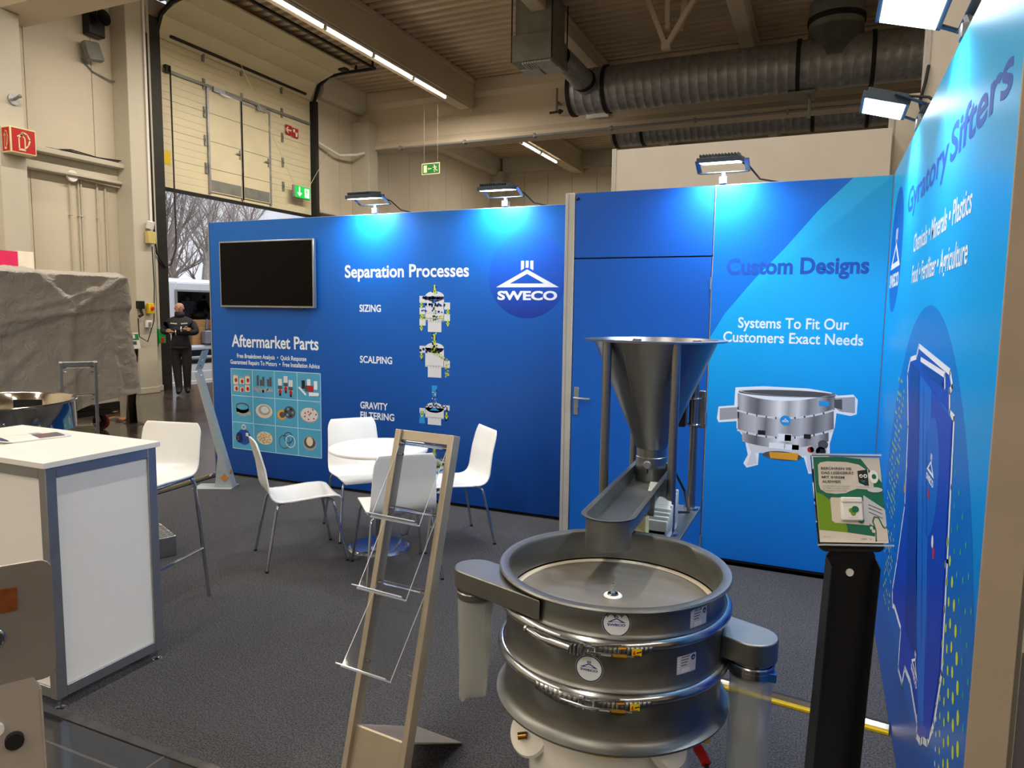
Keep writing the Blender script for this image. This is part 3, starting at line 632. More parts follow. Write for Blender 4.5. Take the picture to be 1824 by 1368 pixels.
spray(P, cx, .87, 1.03, .022, 45, [p_navy, p_sky, p_grey], .006); dots(P, [(cx-.085+.013*k, .868+.008*math.sin(k*2.2)) for k in range(17)], .007, p_navy); spray(P, cx+.122, .75, .86, .014, 24, [p_navy], .006); arrow(P, cx+.12, .82, .76, p_lime); arrow(P, cx-.125, .82, .76, p_lime)
P.build('diagram', wa, 'gravity filtering diagram')
P = Print(A); vessel(P, cx, .42, .10, .185); P.rect(cx+.088, cx+.15, .34, .40, p_grey); P.rect(cx-.15, cx-.088, .22, .28, p_grey); arrow(P, cx, .53, .44, p_lime); spray(P, cx, .36, .54, .024, 40, [p_lime, p_sky], .006)
for k in range(120):
    u = random.random(); P.disc(cx-.02+.16*u, .37-.03*u+random.uniform(-.012, .045)*(1-u*.6), .005, .005, random.choice([p_lime, p_sky]), 3, 5)
P.poly([(cx-.10, .22), (cx+.09, .31), (cx+.09, .325), (cx-.10, .25)], p_sky, 2); P.build('diagram', wa, 'lowest diagram, half hidden by the brochure stand')
# parts picture: four by three tiles
gx0, gx1, gz0, gz1 = -5.385, -4.277, .29, 1.095
cw, ch = (gx1-gx0)/4, (gz1-gz0)/3
P = Print(A); P.rect(gx0, gx1, gz0, gz1, tile_blue, 1)
for k in range(5): P.line([(gx0+cw*k, gz0), (gx0+cw*k, gz1)], .006, tile_line, 2)
for k in range(4): P.line([(gx0, gz0+ch*k), (gx1, gz0+ch*k)], .006, tile_line, 2)
cc = lambda i, j: (gx0+cw*(i+.5), gz1-ch*(j+.5))
x, z = cc(0, 0)
for dx, dz, w, h in ((-.08, .03, .06, .10), (0, .02, .06, .07), (.075, .035, .06, .09), (-.075, -.055, .06, .07), (.0, -.065, .05, .06), (.07, -.05, .06, .08)):
    P.rect(x+dx-w/2, x+dx+w/2, z+dz-h/2, z+dz+h/2, p_cream, 3); P.disc(x+dx+.005, z+dz-.01, .018, .022, p_red, 4, 10); P.rect(x+dx-w/2, x+dx+w/2, z+dz+h/2-.016, z+dz+h/2, p_mid, 4)
x, z = cc(1, 0)
for dx, h in ((-.07, .1), (-.03, .06), (0, .09), (.06, .07), (.09, .09)): P.rect(x+dx-.014, x+dx+.014, z-.02, z-.02+h, p_dark, 3)
for dx, a in ((-.09, -.6), (-.03, -.5), (.02, .5), (.08, .1)): P.line([(x+dx-.03*math.cos(a), z-.06-.03*math.sin(a)), (x+dx+.03*math.cos(a), z-.06+.03*math.sin(a))], .03, p_mid, 3)
x, z = cc(2, 0)
for dx, dz in ((-.07, -.01), (0, .02), (.06, -.015)): P.rect(x+dx-.024, x+dx+.024, z+dz-.06, z+dz+.07, p_grey, 3); P.rect(x+dx-.024, x+dx+.024, z+dz-.03, z+dz+.005, p_dark, 4); P.disc(x+dx, z+dz-.05, .022, .02, p_red, 4, 10); P.rect(x+dx-.012, x+dx+.012, z+dz-.095, z+dz-.06, p_black, 3)
x, z = cc(3, 0); P.rect(x-.085, x-.045, z-.02, z+.06, p_black, 3); P.rect(x-.02, x+.02, z-.01, z+.075, print_white, 3); P.rect(x+.06, x+.1, z-.02, z+.06, print_white, 3); P.rect(x-.03, x+.055, z-.045, z+.015, p_red, 4); P.disc(x-.03, z-.015, .02, .03, p_dark, 5, 12); P.poly([(x-.13, z-.01), (x-.11, z), (x-.03, z-.07), (x-.04, z-.085)], print_white, 3); P.poly([(x-.0, z-.085), (x+.11, z-.08), (x+.12, z-.05), (x+.0, z-.05)], print_white, 4)
x, z = cc(0, 1); P.disc(x, z+.005, .085, .045, p_dark, 3, 28); P.rect(x-.085, x+.085, z-.03, z+.01, p_mid, 3); P.disc(x, z-.03, .085, .04, p_mid, 3, 28); P.disc(x, z+.03, .085, .036, p_dark, 4, 28); P.disc(x, z+.024, .074, .028, tile_blue, 5, 28); P.rect(x+.06, x+.11, z-.055, z-.02, p_mid, 5)
x, z = cc(1, 1); P.disc(x, z, .105, .07, p_cream, 3, 32); P.disc(x+.004, z+.01, .075, .05, p_mid, 4, 28); P.disc(x+.01, z+.014, .05, .034, p_grey, 5, 24)
x, z = cc(2, 1); P.disc(x-.055, z-.02, .055, .05, p_orange, 3, 24); P.disc(x-.05, z-.02, .035, .03, p_dark, 4, 16); P.disc(x+.04, z+.01, .07, .06, p_dark, 4, 24)
for k in range(6): P.disc(x+.04+.04*math.cos(k), z+.01+.034*math.sin(k), .014, .012, p_black if k % 2 else tile_blue, 5, 8)
x, z = cc(3, 1); P.disc(x, z, .11, .075, p_mid, 3, 32); P.disc(x, z+.004, .10, .066, p_grey, 4, 32)
for k in range(26): a = k*2.4; r = .09*math.sqrt(k/26); P.disc(x+r*math.cos(a), z+.004+r*.66*math.sin(a), .011, .008, p_red if k % 3 == 0 else p_cream, 5, 6)
x, z = cc(0, 2); P.disc(x+.01, z-.01, .085, .08, p_blue, 3, 28); P.disc(x-.05, z-.02, .045, .055, p_navy, 4, 20); P.disc(x-.075, z-.03, .02, .025, p_dark, 5, 12); P.rect(x-.12, x-.075, z-.045, z-.02, p_mid, 5); P.ring(x+.01, z+.09, .018, .028, p_cream, 4, 16); P.line([(x+.03, z+.06), (x+.04, z-.08)], .012, p_dark, 4); P.rect(x+.035, x+.07, z+.0, z+.035, p_grey, 5)
for k in range(5): P.line([(x-.01+.02*k, z+.06), (x-.01+.02*k, z-.07)], .004, p_navy, 4)
x, z = cc(1, 2); P.disc(x, z, .10, .065, p_cream, 3, 32)
for k in range(20): a = k*2.4; r = .085*math.sqrt(k/20); P.disc(x+r*math.cos(a), z+r*.64*math.sin(a), .014, .009, p_mid if k % 2 else p_orange, 4, 6)
x, z = cc(2, 2); P.ring(x-.03, z-.015, .060, .068, p_dark, 3); P.ring(x+.02, z+.03, .048, .055, p_navy, 4); P.ring(x+.045, z-.005, .052, .061, p_grey, 5)
x, z = cc(3, 2); P.disc(x, z-.005, .08, .07, p_mid, 3, 32); P.disc(x, z+.005, .068, .056, p_dark, 4, 32); P.disc(x, z+.015, .04, .045, p_cream, 5, 24)
P.build('parts_picture', wa, 'grid of twelve light blue tiles showing spare parts')
# television
tv = thing('television', 'black flat television mounted at the left of the blue back wall', 'television', (-4.87, YA-.002, 2.018))
m = MB(); m.box(-.575, .575, -.05, -.012, -.317, .318); m.build('casing', alu, tv, bevel=.004); m = MB(); m.box(-.558, .558, -.052, -.049, -.298, .304); m.build('screen', mat('tv_glass', '#040405', .18, var=.02, spec=.12), tv, smooth=0); m = MB(); m.box(-.3, .3, -.012, .0, -.2, .2); m.build('wall_mount', black_plastic, tv)
m = MB(); m.box(.30, .44, -.045, -.015, -.325, -.317); m.build('sensor_bar', black_plastic, tv)
# --- closet front: door, header and side panel in one plane
dr = thing('storage_door', 'blue flush door with lever handle behind the funnel feeder', 'door', (-1.65, YB2, 0))
m = MB(); m.box(.006, .953, 0, .035, .03, 2.072); m.build('door_leaf', blue_d, dr, smooth=0)
m = MB(); m.box(.022, .058, -.006, 0, .955, 1.16); hp = m.build('handle_plate', alu, dr, bevel=.004); m = MB(); m.tube([(.04, -.004, 1.085), (.04, -.05, 1.085), (.05, -.055, 1.085), (.16, -.055, 1.082)], .009, 10); m.build('lever', alu, hp); m = MB(); m.cyl((.04, -.006, 1.0), (.04, -.014, 1.0), .012, n=14); m.build('lock_cylinder', galv_dark, hp)
for zz in (.15, 1.0, 1.9): m = MB(); m.cyl((.957, -.006, zz-.04), (.957, -.006, zz+.04), .007, n=8); m.build('hinge', alu, dr)
hd = thing('door_header_panel', 'dark blue panel over the storage door', 'panel', (-1.65, YB2, 0)); m = MB(); m.box(.006, .955, 0, .03, 2.082, 2.53); m.build('printed_panel', blue_d, hd, smooth=0); m = MB(); m.box(.0, .96, .008, .04, 2.075, 2.09); m.build('lintel', plinth, hd, smooth=0)
m = MB(); m.cyl((.012, -.002, 2.49), (.03, -.012, 2.497), .008, n=8); m.build('pin', black_plastic, hd)
cp = thing('corner_post', 'pale aluminium corner post left of the blue storage door', 'post', (-1.686, YB2, 0)); m = MB(); m.box(-.035, .035, -.005, .06, .006, 2.535); m.build('profile', mat('pale_post', '#b4b3ac', .45, metal=.2), cp, bevel=.004); m = MB(); m.box(-.012, -.008, -.007, -.004, .01, 2.53); m.build('groove', grey_plastic, cp)
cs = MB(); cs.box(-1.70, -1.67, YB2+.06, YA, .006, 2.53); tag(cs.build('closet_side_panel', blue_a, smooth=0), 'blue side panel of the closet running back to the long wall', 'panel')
sp = thing('custom_designs_panel', 'bright blue wall panel with the words Custom Designs and a machine picture', 'partition wall', (0, YB2, 0))
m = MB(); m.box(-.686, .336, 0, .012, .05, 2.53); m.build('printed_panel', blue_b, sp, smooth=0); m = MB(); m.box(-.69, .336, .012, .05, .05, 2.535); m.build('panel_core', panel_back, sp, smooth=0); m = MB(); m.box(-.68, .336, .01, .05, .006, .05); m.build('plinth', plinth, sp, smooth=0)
m = MB(); m.box(-1.6, .33, .01, .05, .006, .03); tag(m.build('door_sill', plinth), None, None); m = None
D.objects['door_sill'].location = (0, YB2, 0); D.objects['door_sill'].parent = None; tag(D.objects['door_sill'], 'black sill strip under the blue storage door', 'sill')
B = lambda u, v, l: V((u, -.0003*l, v))
arc = [(.119, 2.529), (-.06, 2.35), (-.242, 2.125), (-.43, 1.915), (-.601, 1.696), (-.684, 1.545), (-.684, .06), (.334, .06), (.334, 2.529)]
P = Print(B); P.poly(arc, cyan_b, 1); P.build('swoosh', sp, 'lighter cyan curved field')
P = Print(B); P.text('Custom Designs', -.597, .237, 1.958, .10, p_title, 2, 1.8); P.build('heading', sp, 'dark blue heading Custom Designs')
P = Print(B); P.text('Systems To Fit Our', -.51, .145, 1.612, .067, print_white, 2, .9); P.text('Customers Exact Needs', -.60, .230, 1.518, .067, print_white, 2, .9); P.build('slogan', sp, 'white slogan in two lines')
def pb(px, py): p = ony(px, py, YB2); return (p.x, p.z)
def shp(P, pts, m, l, grow=0):
    q = [pb(*p) for p in pts]
    if grow:
        c = (sum(p[0] for p in q)/len(q), sum(p[1] for p in q)/len(q))
    P.poly(q, m, l)
P = Print(B)
out = [(1310,690),(1360,688),(1440,692),(1480,699),(1490,705),(1520,703),(1528,712),(1526,738),(1515,741),(1490,736),(1487,760),(1478,790),(1478,812),(1462,830),(1464,842),(1440,844),(1432,815),(1380,808),(1352,805),(1350,828),(1330,833),(1324,825),(1332,810),(1326,780),(1312,762),(1312,750),(1280,752),(1277,745),(1280,724),(1308,722)]
P.poly([pb(*p) for p in out], print_white, 2)
def cylband(x0, x1, y0, y1, sag, cols, l):
    cols = [cols]*14; n = len(cols)
    for k in range(n):
        a, b = k/n, (k+1)/n; sa = lambda t: sag*4*t*(1-t); lx = lambda t: x0+(x1-x0)*t
        P.poly([pb(lx(a), y0+sa(a)), pb(lx(b), y0+sa(b)), pb(lx(b), y1+sa(b)), pb(lx(a), y1+sa(a))], cols[k], l)
st_a = ramp_mat('print_steel_bands', [(0, '#6c6e74'), (.08, '#b4b6bc'), (.16, '#7c7e84'), (.24, '#5e6066'), (.36, '#a8aab0'), (.46, '#e2e4e8'), (.55, '#9a9ca2'), (.64, '#d4d6da'), (.74, '#7a7c82'), (.84, '#a6a8ae'), (.93, '#5a5c62'), (1, '#909298')], 0, -.51, .10, .5)
st_b = ramp_mat('print_steel_bands_low', [(0, '#4c4e54'), (.10, '#9c9ea4'), (.22, '#b8babf'), (.33, '#6e7076'), (.45, '#c6c8cc'), (.56, '#8c8e94'), (.68, '#b4b6bb'), (.80, '#62646a'), (.92, '#94969c'), (1, '#505258')], 0, -.51, .10, .5)
sc = [p_mid, p_grey, p_mid, p_dark, p_mid, p_grey, p_grey, p_mid, p_dark, p_mid]
P.disc(*pb(1402, 701), .30, .022, p_dark, 3, 32, a=.02); P.ring(*pb(1402, 700), .285, .30, p_grey, 4, 40, .075)
cylband(1314, 1487, 700, 730, 14, st_a, 4); cylband(1314, 1485, 732, 764, 14, st_b, 4); cylband(1322, 1476, 768, 786, 12, st_a, 4)
for yy in (731, 766): P.line([pb(1314+17*k, yy+14*4*(k/10)*(1-k/10)) for k in range(11)], .012, p_grey, 5)
P.poly([pb(*p) for p in [(1282,727),(1316,725),(1316,745),(1282,748)]], p_mid, 4); P.poly([pb(*p) for p in [(1486,709),(1523,707),(1523,736),(1496,733),(1487,726)]], p_mid, 4); P.poly([pb(*p) for p in [(1486,712),(1500,711),(1500,730),(1486,726)]], p_dark, 5)
P.poly([pb(*p) for p in [(1330,786),(1470,786),(1476,810),(1460,838),(1440,840),(1436,812),(1345,806),(1348,826),(1330,829),(1338,806)]], p_grey, 3)
P.disc(*pb(1393, 812), .12, .03, p_dark, 4, 24); P.poly([pb(*p) for p in [(1370,805),(1422,807),(1420,820),(1372,816)]], p_orange, 5)
P.disc(*pb(1399, 749), .033, .033, p_sky, 6, 20); P.logo(pb(1399, 749)[0], pb(1399, 749)[1]-.003, .026, print_white, 7)
P.poly([pb(*p) for p in [(1459,714),(1477,715),(1477,724),(1459,723)]], p_sky, 6)
for a, b, c in (((1350,766),(1363,775), p_black), ((1432,773),(1444,782), p_black), ((1386,772),(1410,787), print_white), ((1398,774),(1409,786), p_red), ((1370,788),(1396,800), print_white), ((1399,791),(1424,803), print_white), ((1411,792),(1423,802), p_red)):
    q0, q1 = pb(*a), pb(*b); P.rect(min(q0[0], q1[0]), max(q0[0], q1[0]), min(q0[1], q1[1]), max(q0[1], q1[1]), c, 6)
for a, r, c in (((1444,801), .02, p_red), ((1452,800), .03, p_mid), ((1462,804), .03, p_black), ((1466,792), .03, p_dark)): P.disc(*pb(*a), r, r, c, 6, 14)
P.build('machine_picture', sp, 'cut out picture of a steel round sifter')
# --- right wall
wc = thing('stand_right_wall', 'cyan printed stand wall on the right with the words Gyratory Sifters', 'partition wall', (XC, 0, 0))
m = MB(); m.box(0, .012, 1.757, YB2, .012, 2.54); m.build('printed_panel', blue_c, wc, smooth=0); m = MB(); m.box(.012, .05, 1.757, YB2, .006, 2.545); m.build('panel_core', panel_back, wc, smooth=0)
m = MB(); m.box(-.002, .075, 1.752, 1.757, .006, 2.545); m.build('end_profile', mat('beige_profile', '#a89a88', .5, metal=.1), wc, bevel=.002); m = MB(); m.box(.012, .05, 1.757, YB2, 0, .012); m.build('plinth', plinth, wc, smooth=0)
Cm = lambda u, v, l: V((-.0003*l, -u, v))       # u runs towards the viewer
def pc(px, py): p = onx(px, py, XC); return (-p.y, p.z)
P = Print(Cm); P.text('Gyratory', -3.90, -2.70, 2.185, .11, p_title, 2, 1.1); P.text('Sifters', -2.66, -1.845, 2.185, .11, p_title, 2, 1.1); P.build('heading', wc, 'blue heading Gyratory Sifters')
P = Print(Cm); P.text('Chemicals \u2022 Minerals \u2022 Plastics', -3.53, -2.21, 1.975, .074, print_white, 2, .8); P.text('Food \u2022 Fertilizer \u2022 Agriculture', -3.51, -2.215, 1.842, .074, print_white, 2, .8); P.build('slogan', wc, 'two white lines naming uses')
P = Print(Cm); P.disc(-4.39, 2.055, .335, .335, p_deep, 1, 64); P.logo(-4.39, 1.96, .33, print_white, 2); P.build('logo', wc, 'round blue logo ball beside the corner')
P = Print(Cm)
cc_ = []
for k in range(65):
    a = PI*k/64; cc_.append((min(-1.76, -2.88+1.2*math.cos(a)), .54+1.2*math.sin(a)))
cc_ += [(-3.95, .05), (-1.76, .05)]
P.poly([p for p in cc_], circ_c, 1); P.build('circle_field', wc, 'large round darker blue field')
P = Print(Cm)
out = [(1622,640),(1633,636),(1637,616),(1693,663),(1697,690),(1692,697),(1692,735),(1700,745),(1688,1000),(1678,1200),(1664,1290),(1652,1325),(1644,1318),(1640,1322),(1632,1310),(1634,1290),(1622,1215),(1612,1190),(1607,1218),(1600,1190),(1605,1120),(1594,1082),(1590,1078),(1590,1050),(1598,1000),(1612,900),(1618,760),(1617,665)]
P.line([pc(*p) for p in out], .02, print_white, 3, True); P.poly([pc(*p) for p in out], p_royal, 2)
P.poly([pc(*p) for p in [(1640,668),(1692,735),(1697,750),(1684,1000),(1674,1200),(1655,1318),(1636,1285),(1632,1000),(1640,700)]], p_royal_l, 4)
P.poly([pc(*p) for p in [(1660,692),(1697,750),(1684,1000),(1674,1200),(1655,1318),(1645,1290),(1652,1000)]], p_royal, 5)
P.poly([pc(*p) for p in [(1622,645),(1638,660),(1634,1000),(1634,1180),(1612,1120),(1618,900)]], p_royal_d, 4)
P.line([pc(*p) for p in [(1641,640),(1684,668),(1684,690)]], .018, print_white, 5); P.line([pc(*p) for p in [(1644,655),(1680,684),(1680,690)]], .016, p_royal_d, 5)
for k in range(3): P.line([pc(1640+6*k, 680+9*k), pc(1633+9*k, 1150)], .006, p_royal_d if k % 2 else p_sky, 6)
P.disc(-2.565, 1.19, .17, .19, p_deep, 6, 32); P.logo(-2.565, 1.20, .10, print_white, 7)
q = pc(1626, 1180); P.logo(q[0]+.06, q[1], .10, print_white, 7)
for a, c in (((1664,985), p_red), ((1655,880), p_red), ((1662,965), print_white), ((1616,830), p_grey), ((1612,870), p_orange)): P.disc(*pc(*a), .02, .02, c, 7, 12)
P.build('machine_picture', wc, 'cut out picture of a tall blue box sifter')
P = Print(Cm)
p_green = mat('print_green', '#38b878', .5, var=.01)
for i in range(9):
    for j in range(15):
        a = rad(4+5.2*j+1.5*(i % 2)); r0 = .40+.062*i; u, v = -2.50+r0*math.cos(a), .43+r0*math.sin(a)*1.05
        if u > -1.78 or v > 1.35: continue
        if i < 6: r = (.007+.0022*i)*(1-.028*j); P.disc(u, v, r, r*1.15, p_lime if i else print_white, 3, 12)
        else: P.disc(u, v, .006, .009, p_green, 3, 8)
for i in range(9):
    for j in range(34):
        u = -3.75+.05*i; v = .35+.032*j
        if random.random() < .8 and u > -3.82+.012*abs(j-15): P.disc(u-.15, v, .018*random.uniform(.5, 1), .009, p_lime if random.random() < .6 else p_sky, 3, 6)
for i in range(12): P.disc(-2.5+.03*i, .20+.012*i, .006, .007, print_white, 3, 6); P.disc(-2.5+.03*i, .42+.012*i, .006, .007, print_white, 3, 6)
P.build('dot_pattern', wc, 'lime green dots fading over the print')
# --- neighbouring stands behind and beside
nb = mat('neighbour_white', '#c8c2b6', .6, var=.03)
def nwall(name, label, x0, x1, y0, y1, z1, frame=True):
    t = thing(name, label, 'partition wall', ((x0+x1)/2, (y0+y1)/2, 0)); w, d = (x1-x0)/2, (y1-y0)/2
    m = MB(); m.box(-w, w, -d, d, 0.001, z1); m.build('panel', nb, t, smooth=0)
    if frame: m = MB(); m.box(-w-.04, -w, -d-.01, d, 0.001, z1+.01); m.build('end_profile', mat('pale_post', '#b4b3ac'), t, bevel=.003)
    return t
nwall('neighbour_stand_wall', 'tall white wall of the next stand rising behind the closet', -1.83, .42, 6.5, 6.56, 3.19)
nwall('neighbour_stand_wall', 'narrow taller white panel behind the corner of the stand', .44, .62, 6.62, 6.68, 3.47)
t = nwall('neighbour_stand_wall', 'very tall grey white wall beyond the right blue wall', .64, 3.6, 6.45, 6.51, 5.2)
m = MB(); m.tube([(-1.485, -.04, 3.62), (-1.5, -.06, 3.5), (-1.53, -.06, 3.35), (-1.49, -.04, 3.18)], .012, 6); m.build('cable', black_rubber, t)
t = nwall('neighbour_stand_wall', 'grey panel with shadow painted on its lower half at the right edge of the view', .43, 1.6, 1.78, 1.83, 2.55, False)
m = MB(); m.box(-.583, .585, -.028, -.0251, .01, .98); m.build('shade_sheet', mat('neighbour_shade', '#5a5860', .6), t, smooth=0)  # dark sheet paints the shadow over the panel's lower half
# --- stand floodlights on clamp arms
flood_glow = mat('led_glow', '#f4f8ff', .4, var=0, emit=14.0, ecol='#eef5ff')
flood_case = mat('flood_case', '#4a5560', .4, metal=.4, var=.05)
def flood(label, loc, rz, tilt=8, watts=None, spread=150):
    """arm runs along local -y; lamp looks down and back at the wall"""
    t = thing('floodlight', label, 'lamp', loc, rz, 'stand floodlights on the wall tops')
    m = MB(); m.box(-.025, .025, -.03, .03, .0, .045); m.tube([(0, 0, .045), (0, -.01, .075)], .016, 10); m.build('clamp', alu, t, bevel=.004)
    m = MB(); m.box(-.155, .155, -.02, .01, .07, .078)
    for s in (-1, 1): m.bar((s*.151, -.005, .074), (s*.151, -.13, .13), .03, .007, (0,0,1))
    m.build('bracket', flood_case, t, bevel=.002)
    h = thing('lamp_head', None, None, (0, -.16, .125)); h.parent = t; h.rotation_euler = (rad(tilt), 0, 0)
    D.objects.remove(h)
    R = Matrix.Translation((0, -.16, .125)) @ Matrix.Rotation(rad(tilt), 4, 'X')
    m = MB(); m.M = R; m.box(-.135, .135, -.10, .10, -.018, .012)
    for k in range(13): m.box(-.12+.019*k, -.116+.019*k, -.085, .085, .012, .035)
    hd = m.build('head', flood_case, t, bevel=.004)
    m = MB(); m.M = R; m.box(-.118, .118, -.085, .085, -.022, -.0175); m.build('led_panel', flood_glow, hd, smooth=0)
    a = R @ V((0, 0, -.026)); b = R @ V((0, 0, -1)); area_light('flood_lamp', a, b, .2, .14, watts or FLOOD_W, (.86, .93, 1.0), t, rad(spread))
    m = MB(); m.tube([(.10, -.08, .13), (.16, .0, .10), (.22, .06, .03), (.34, .045, .0)], .006, 6); m.build('cable', black_rubber, t); return t
flood('lit floodlight over the left half of the long blue wall', (-3.665, YA+.025, 2.54), 0)
flood('lit floodlight on the long blue wall above the round logo', (-2.405, YA+.025, 2.54), 0)
flood('lit floodlight over the joint beside the storage door', (-.645, YB2+.025, 2.54), 0)
flood('lit floodlight on the right wall, farther of its two', (XC+.025, 3.775, 2.545), rad(-90), -16, FLOOD_W*.8, 130)
flood('lit floodlight on the right wall, nearest the viewer', (XC+.025, 2.62, 2.545), rad(-90), -16, FLOOD_W*.8, 130)
# floor cable channels
def channel(label, pts):
    t = thing('cable_channel', label, 'cable channel', (0,0,0))
    for w0, w1, h, mm, nm in ((-.05, -.028, .014, black_rubber, 'edge'), (-.028, .022, .026, polished, 'cover'), (.022, .040, .016, yellow, 'warning_edge')):
        m = MB(); a, b = V(pts[0]), V(pts[1]); d = (b-a).normalized(); n = V((-d.y, d.x, 0))
        m.prism([(w0, 0), (w1, 0), (w1, h*.6), ((w0+w1)/2+.004, h), (w0, h*.6)], a, n, (0,0,1), d, (b-a).length); m.build(nm, mm, t, smooth=0)
channel('yellow edged floor cable channel at the foot of the right wall', ((.335, 3.13, .007), (-.50, 3.23, .007)))
channel('yellow edged floor cable channel along the left edge of the carpet', ((-5.40, 3.60, .007), (-5.55, 5.20, .007)))
# ================================================================== furniture
def resample(pts, n):
    pts = [V(p).to_2d() if len(p) == 2 else V(p) for p in pts]; d = [0]
    for a, b in zip(pts, pts[1:]): d.append(d[-1]+(b-a).length)
    out = []; j = 0
    for k in range(n+1):
        t = d[-1]*k/n
        while j < len(d)-2 and d[j+1] < t: j += 1
        f = (t-d[j])/max(1e-9, d[j+1]-d[j]); out.append(pts[j].lerp(pts[j+1], min(1, f)))
    return out
def shell(parent, prof, wfun, name='seat_shell', mt=None, curve=.22):
    q = resample(prof, 34); L = len(q)-1
    def fn(u, v):
        i = min(L, int(round(v*L))); p = q[i]; w = wfun(v)
        e = min(v, 1-v)*L
        r = 1.0 if e >= 3 else 1-.13*(1-e/3)**2
        y = (u-.5)*2*w*r
        t = (q[min(L, i+1)]-q[max(0, i-1)]).normalized(); n = V((-t.y, t.x))
        b = max(0, min(1, (v-.45)/.15)); cy = curve*y*y*b - .16*y*y*(1-b)
        return V((p.x+n.x*cy, y, p.y+n.y*cy))
    m = MB(); m.grid(fn, 14, L)
    return m.build(name, mt or white_gloss, parent, smooth=60, solid=.011, bevel=.003)
SEAT = [(.235,.418), (.222,.435), (.19,.446), (.1,.447), (0,.440), (-.09,.434), (-.15,.436), (-.185,.447), (-.207,.470), (-.22,.505), (-.228,.56), (-.243,.66), (-.268,.755), (-.290,.829)]
def chair(label, loc, rz):
    t = thing('chair', label, 'chair', loc, rz, 'white chairs around the round table')
    shell(t, SEAT, lambda v: .212-.022*max(0, v-.5)*2)
    for sx in (1, -1):
        for sy in (1, -1):
            m = MB(); m.tube([(sx*.10, sy*.05, .421), (sx*.15, sy*.15, .422), (sx*.172, sy*.178, .418), (sx*.182, sy*.19, .40), (sx*.19, sy*.196, .375), (sx*.262, sy*.238, .004)], .0095, 12); m.build('leg', chrome, t, smooth=60)
            m = MB(); m.cyl((sx*.262, sy*.238, .0), (sx*.261, sy*.2375, .012), .0115, n=12); m.build('foot_cap', black_rubber, t)
    m = MB()
    m.tube([(.10, -.05, .421), (.10, .05, .421)], .0095, 10); m.tube([(-.10, -.05, .421), (-.10, .05, .421)], .0095, 10); m.box(-.12, .12, -.03, .03, .412, .428); m.build('seat_frame', chrome, t)
    for sx, sy in ((1, 1), (1, -1), (-1, 1), (-1, -1)):
        m = MB(); m.cyl((sx*.135, sy*.12, .408), (sx*.135, sy*.12, .434), .013, n=12); m.build('stacking_buffer', grey_plastic, t)
    return t
chair('white chair at the left of the round table, turned sideways', (-3.21, 3.73, .006), rad(52))
chair('white chair behind the round table against the blue wall', (-3.18, 4.40, .006), rad(-39))
chair('white chair to the right of the round table near the blue wall', (-2.46, 4.49, .006), rad(228))
chair('white chair in front of the round table with its back to the viewer', (-2.47, 3.777, .006), rad(136))
tb = thing('round_table', 'round white bistro table with steel column between the chairs', 'table', (-2.84, 4.13, .006))
m = MB(); m.lathe([(.0, .727), (.338, .727), (.347, .722), (.349, .713), (.347, .704), (.34, .700), (.0, .700)], 72); m.build('tabletop', white_lam, tb, smooth=50)
m = MB(); m.lathe([(.024, .02), (.024, .69)], 28); m.lathe([(.024, .02), (.05, .016), (.05, .012)], 28); m.build('column', steel_bright, tb)
m = MB(); m.lathe([(.0, .016), (.20, .012), (.224, .006), (.226, 0), (0, 0)], 64); m.build('base_plate', chrome, tb, smooth=60)
m = MB(); m.box(-.12, .12, -.02, .02, .685, .70); m.box(-.02, .02, -.12, .12, .685, .70); m.build('top_bracket', dark_steel, tb)
# bar stool
st = thing('bar_stool', 'tall white bar stool with chrome legs behind the counter', 'stool', (-3.406, 2.70, .006), rad(-78))
SS = [(.20,.718), (.19,.733), (.16,.742), (.08,.742), (0,.737), (-.08,.735), (-.13,.740), (-.165,.757), (-.185,.79), (-.195,.84), (-.21,.92), (-.228,1.0), (-.232,1.025)]
shell(st, SS, lambda v: .20-.01*max(0, v-.5)*2)
for sx in (1, -1):
    for sy in (1, -1):
        m = MB(); m.tube([(sx*.08, sy*.05, .722), (sx*.13, sy*.15, .724), (sx*.15, sy*.175, .720), (sx*.158, sy*.184, .70), (sx*.165, sy*.188, .67), (sx*.215, sy*.222, .003)], .0105, 12); m.build('leg', chrome, st, smooth=60)
for a, b in (((.196, -.209), (.196, .209)), ((-.196, -.209), (.196, -.209)), ((-.196, .209), (.196, .209))):
    m = MB(); m.tube([(a[0], a[1], .295), (b[0], b[1], .295)], .008, 10); m.build('footrest', chrome, st)
m = MB(); m.tube([(-.15, -.185, .728), (.17, -.185, .728)], .009, 10); m.tube([(-.15, .185, .728), (.17, .185, .728)], .009, 10); m.build('seat_frame', chrome, st)
# diamond plate step behind the counter
sb = thing('step_box', 'silver diamond plate box on the carpet behind the counter', 'box', (-3.97, 3.365, .006), rad(66))
tread = mat('tread_plate', '#9da0a3', .3, metal=.9, var=.1, scale=20)
m = MB(); m.box(-.20, 0, 0, .40, 0, .138); m.build('casing', tread, sb, bevel=.004)
m = MB()
for i in range(9):
    for j in range(5):
        c = V((.0015, .03+.042*i, .02+.026*j)); a = rad(45 if (i+j) % 2 else -45)
        m.obox(c, (.003, 0, 0), (0, .014*math.cos(a), .014*math.sin(a)), (0, -.003*math.sin(a), .003*math.cos(a)))
for i in range(9):
    for j in range(5):
        c = V((-.02-.038*j, .03+.042*i, .1395)); a = rad(45 if (i+j) % 2 else -45)
        m.obox(c, (.012*math.cos(a), .012*math.sin(a), 0), (-.0025*math.sin(a), .0025*math.cos(a), 0), (0, 0, .0015))
for i in range(5):
    for j in range(5):
        c = V((-.02-.038*i, -.0015, .02+.026*j)); a = rad(45 if (i+j) % 2 else -45)
        m.obox(c, (0, .003, 0), (.014*math.cos(a), 0, .014*math.sin(a)), (-.003*math.sin(a), 0, .003*math.cos(a)))
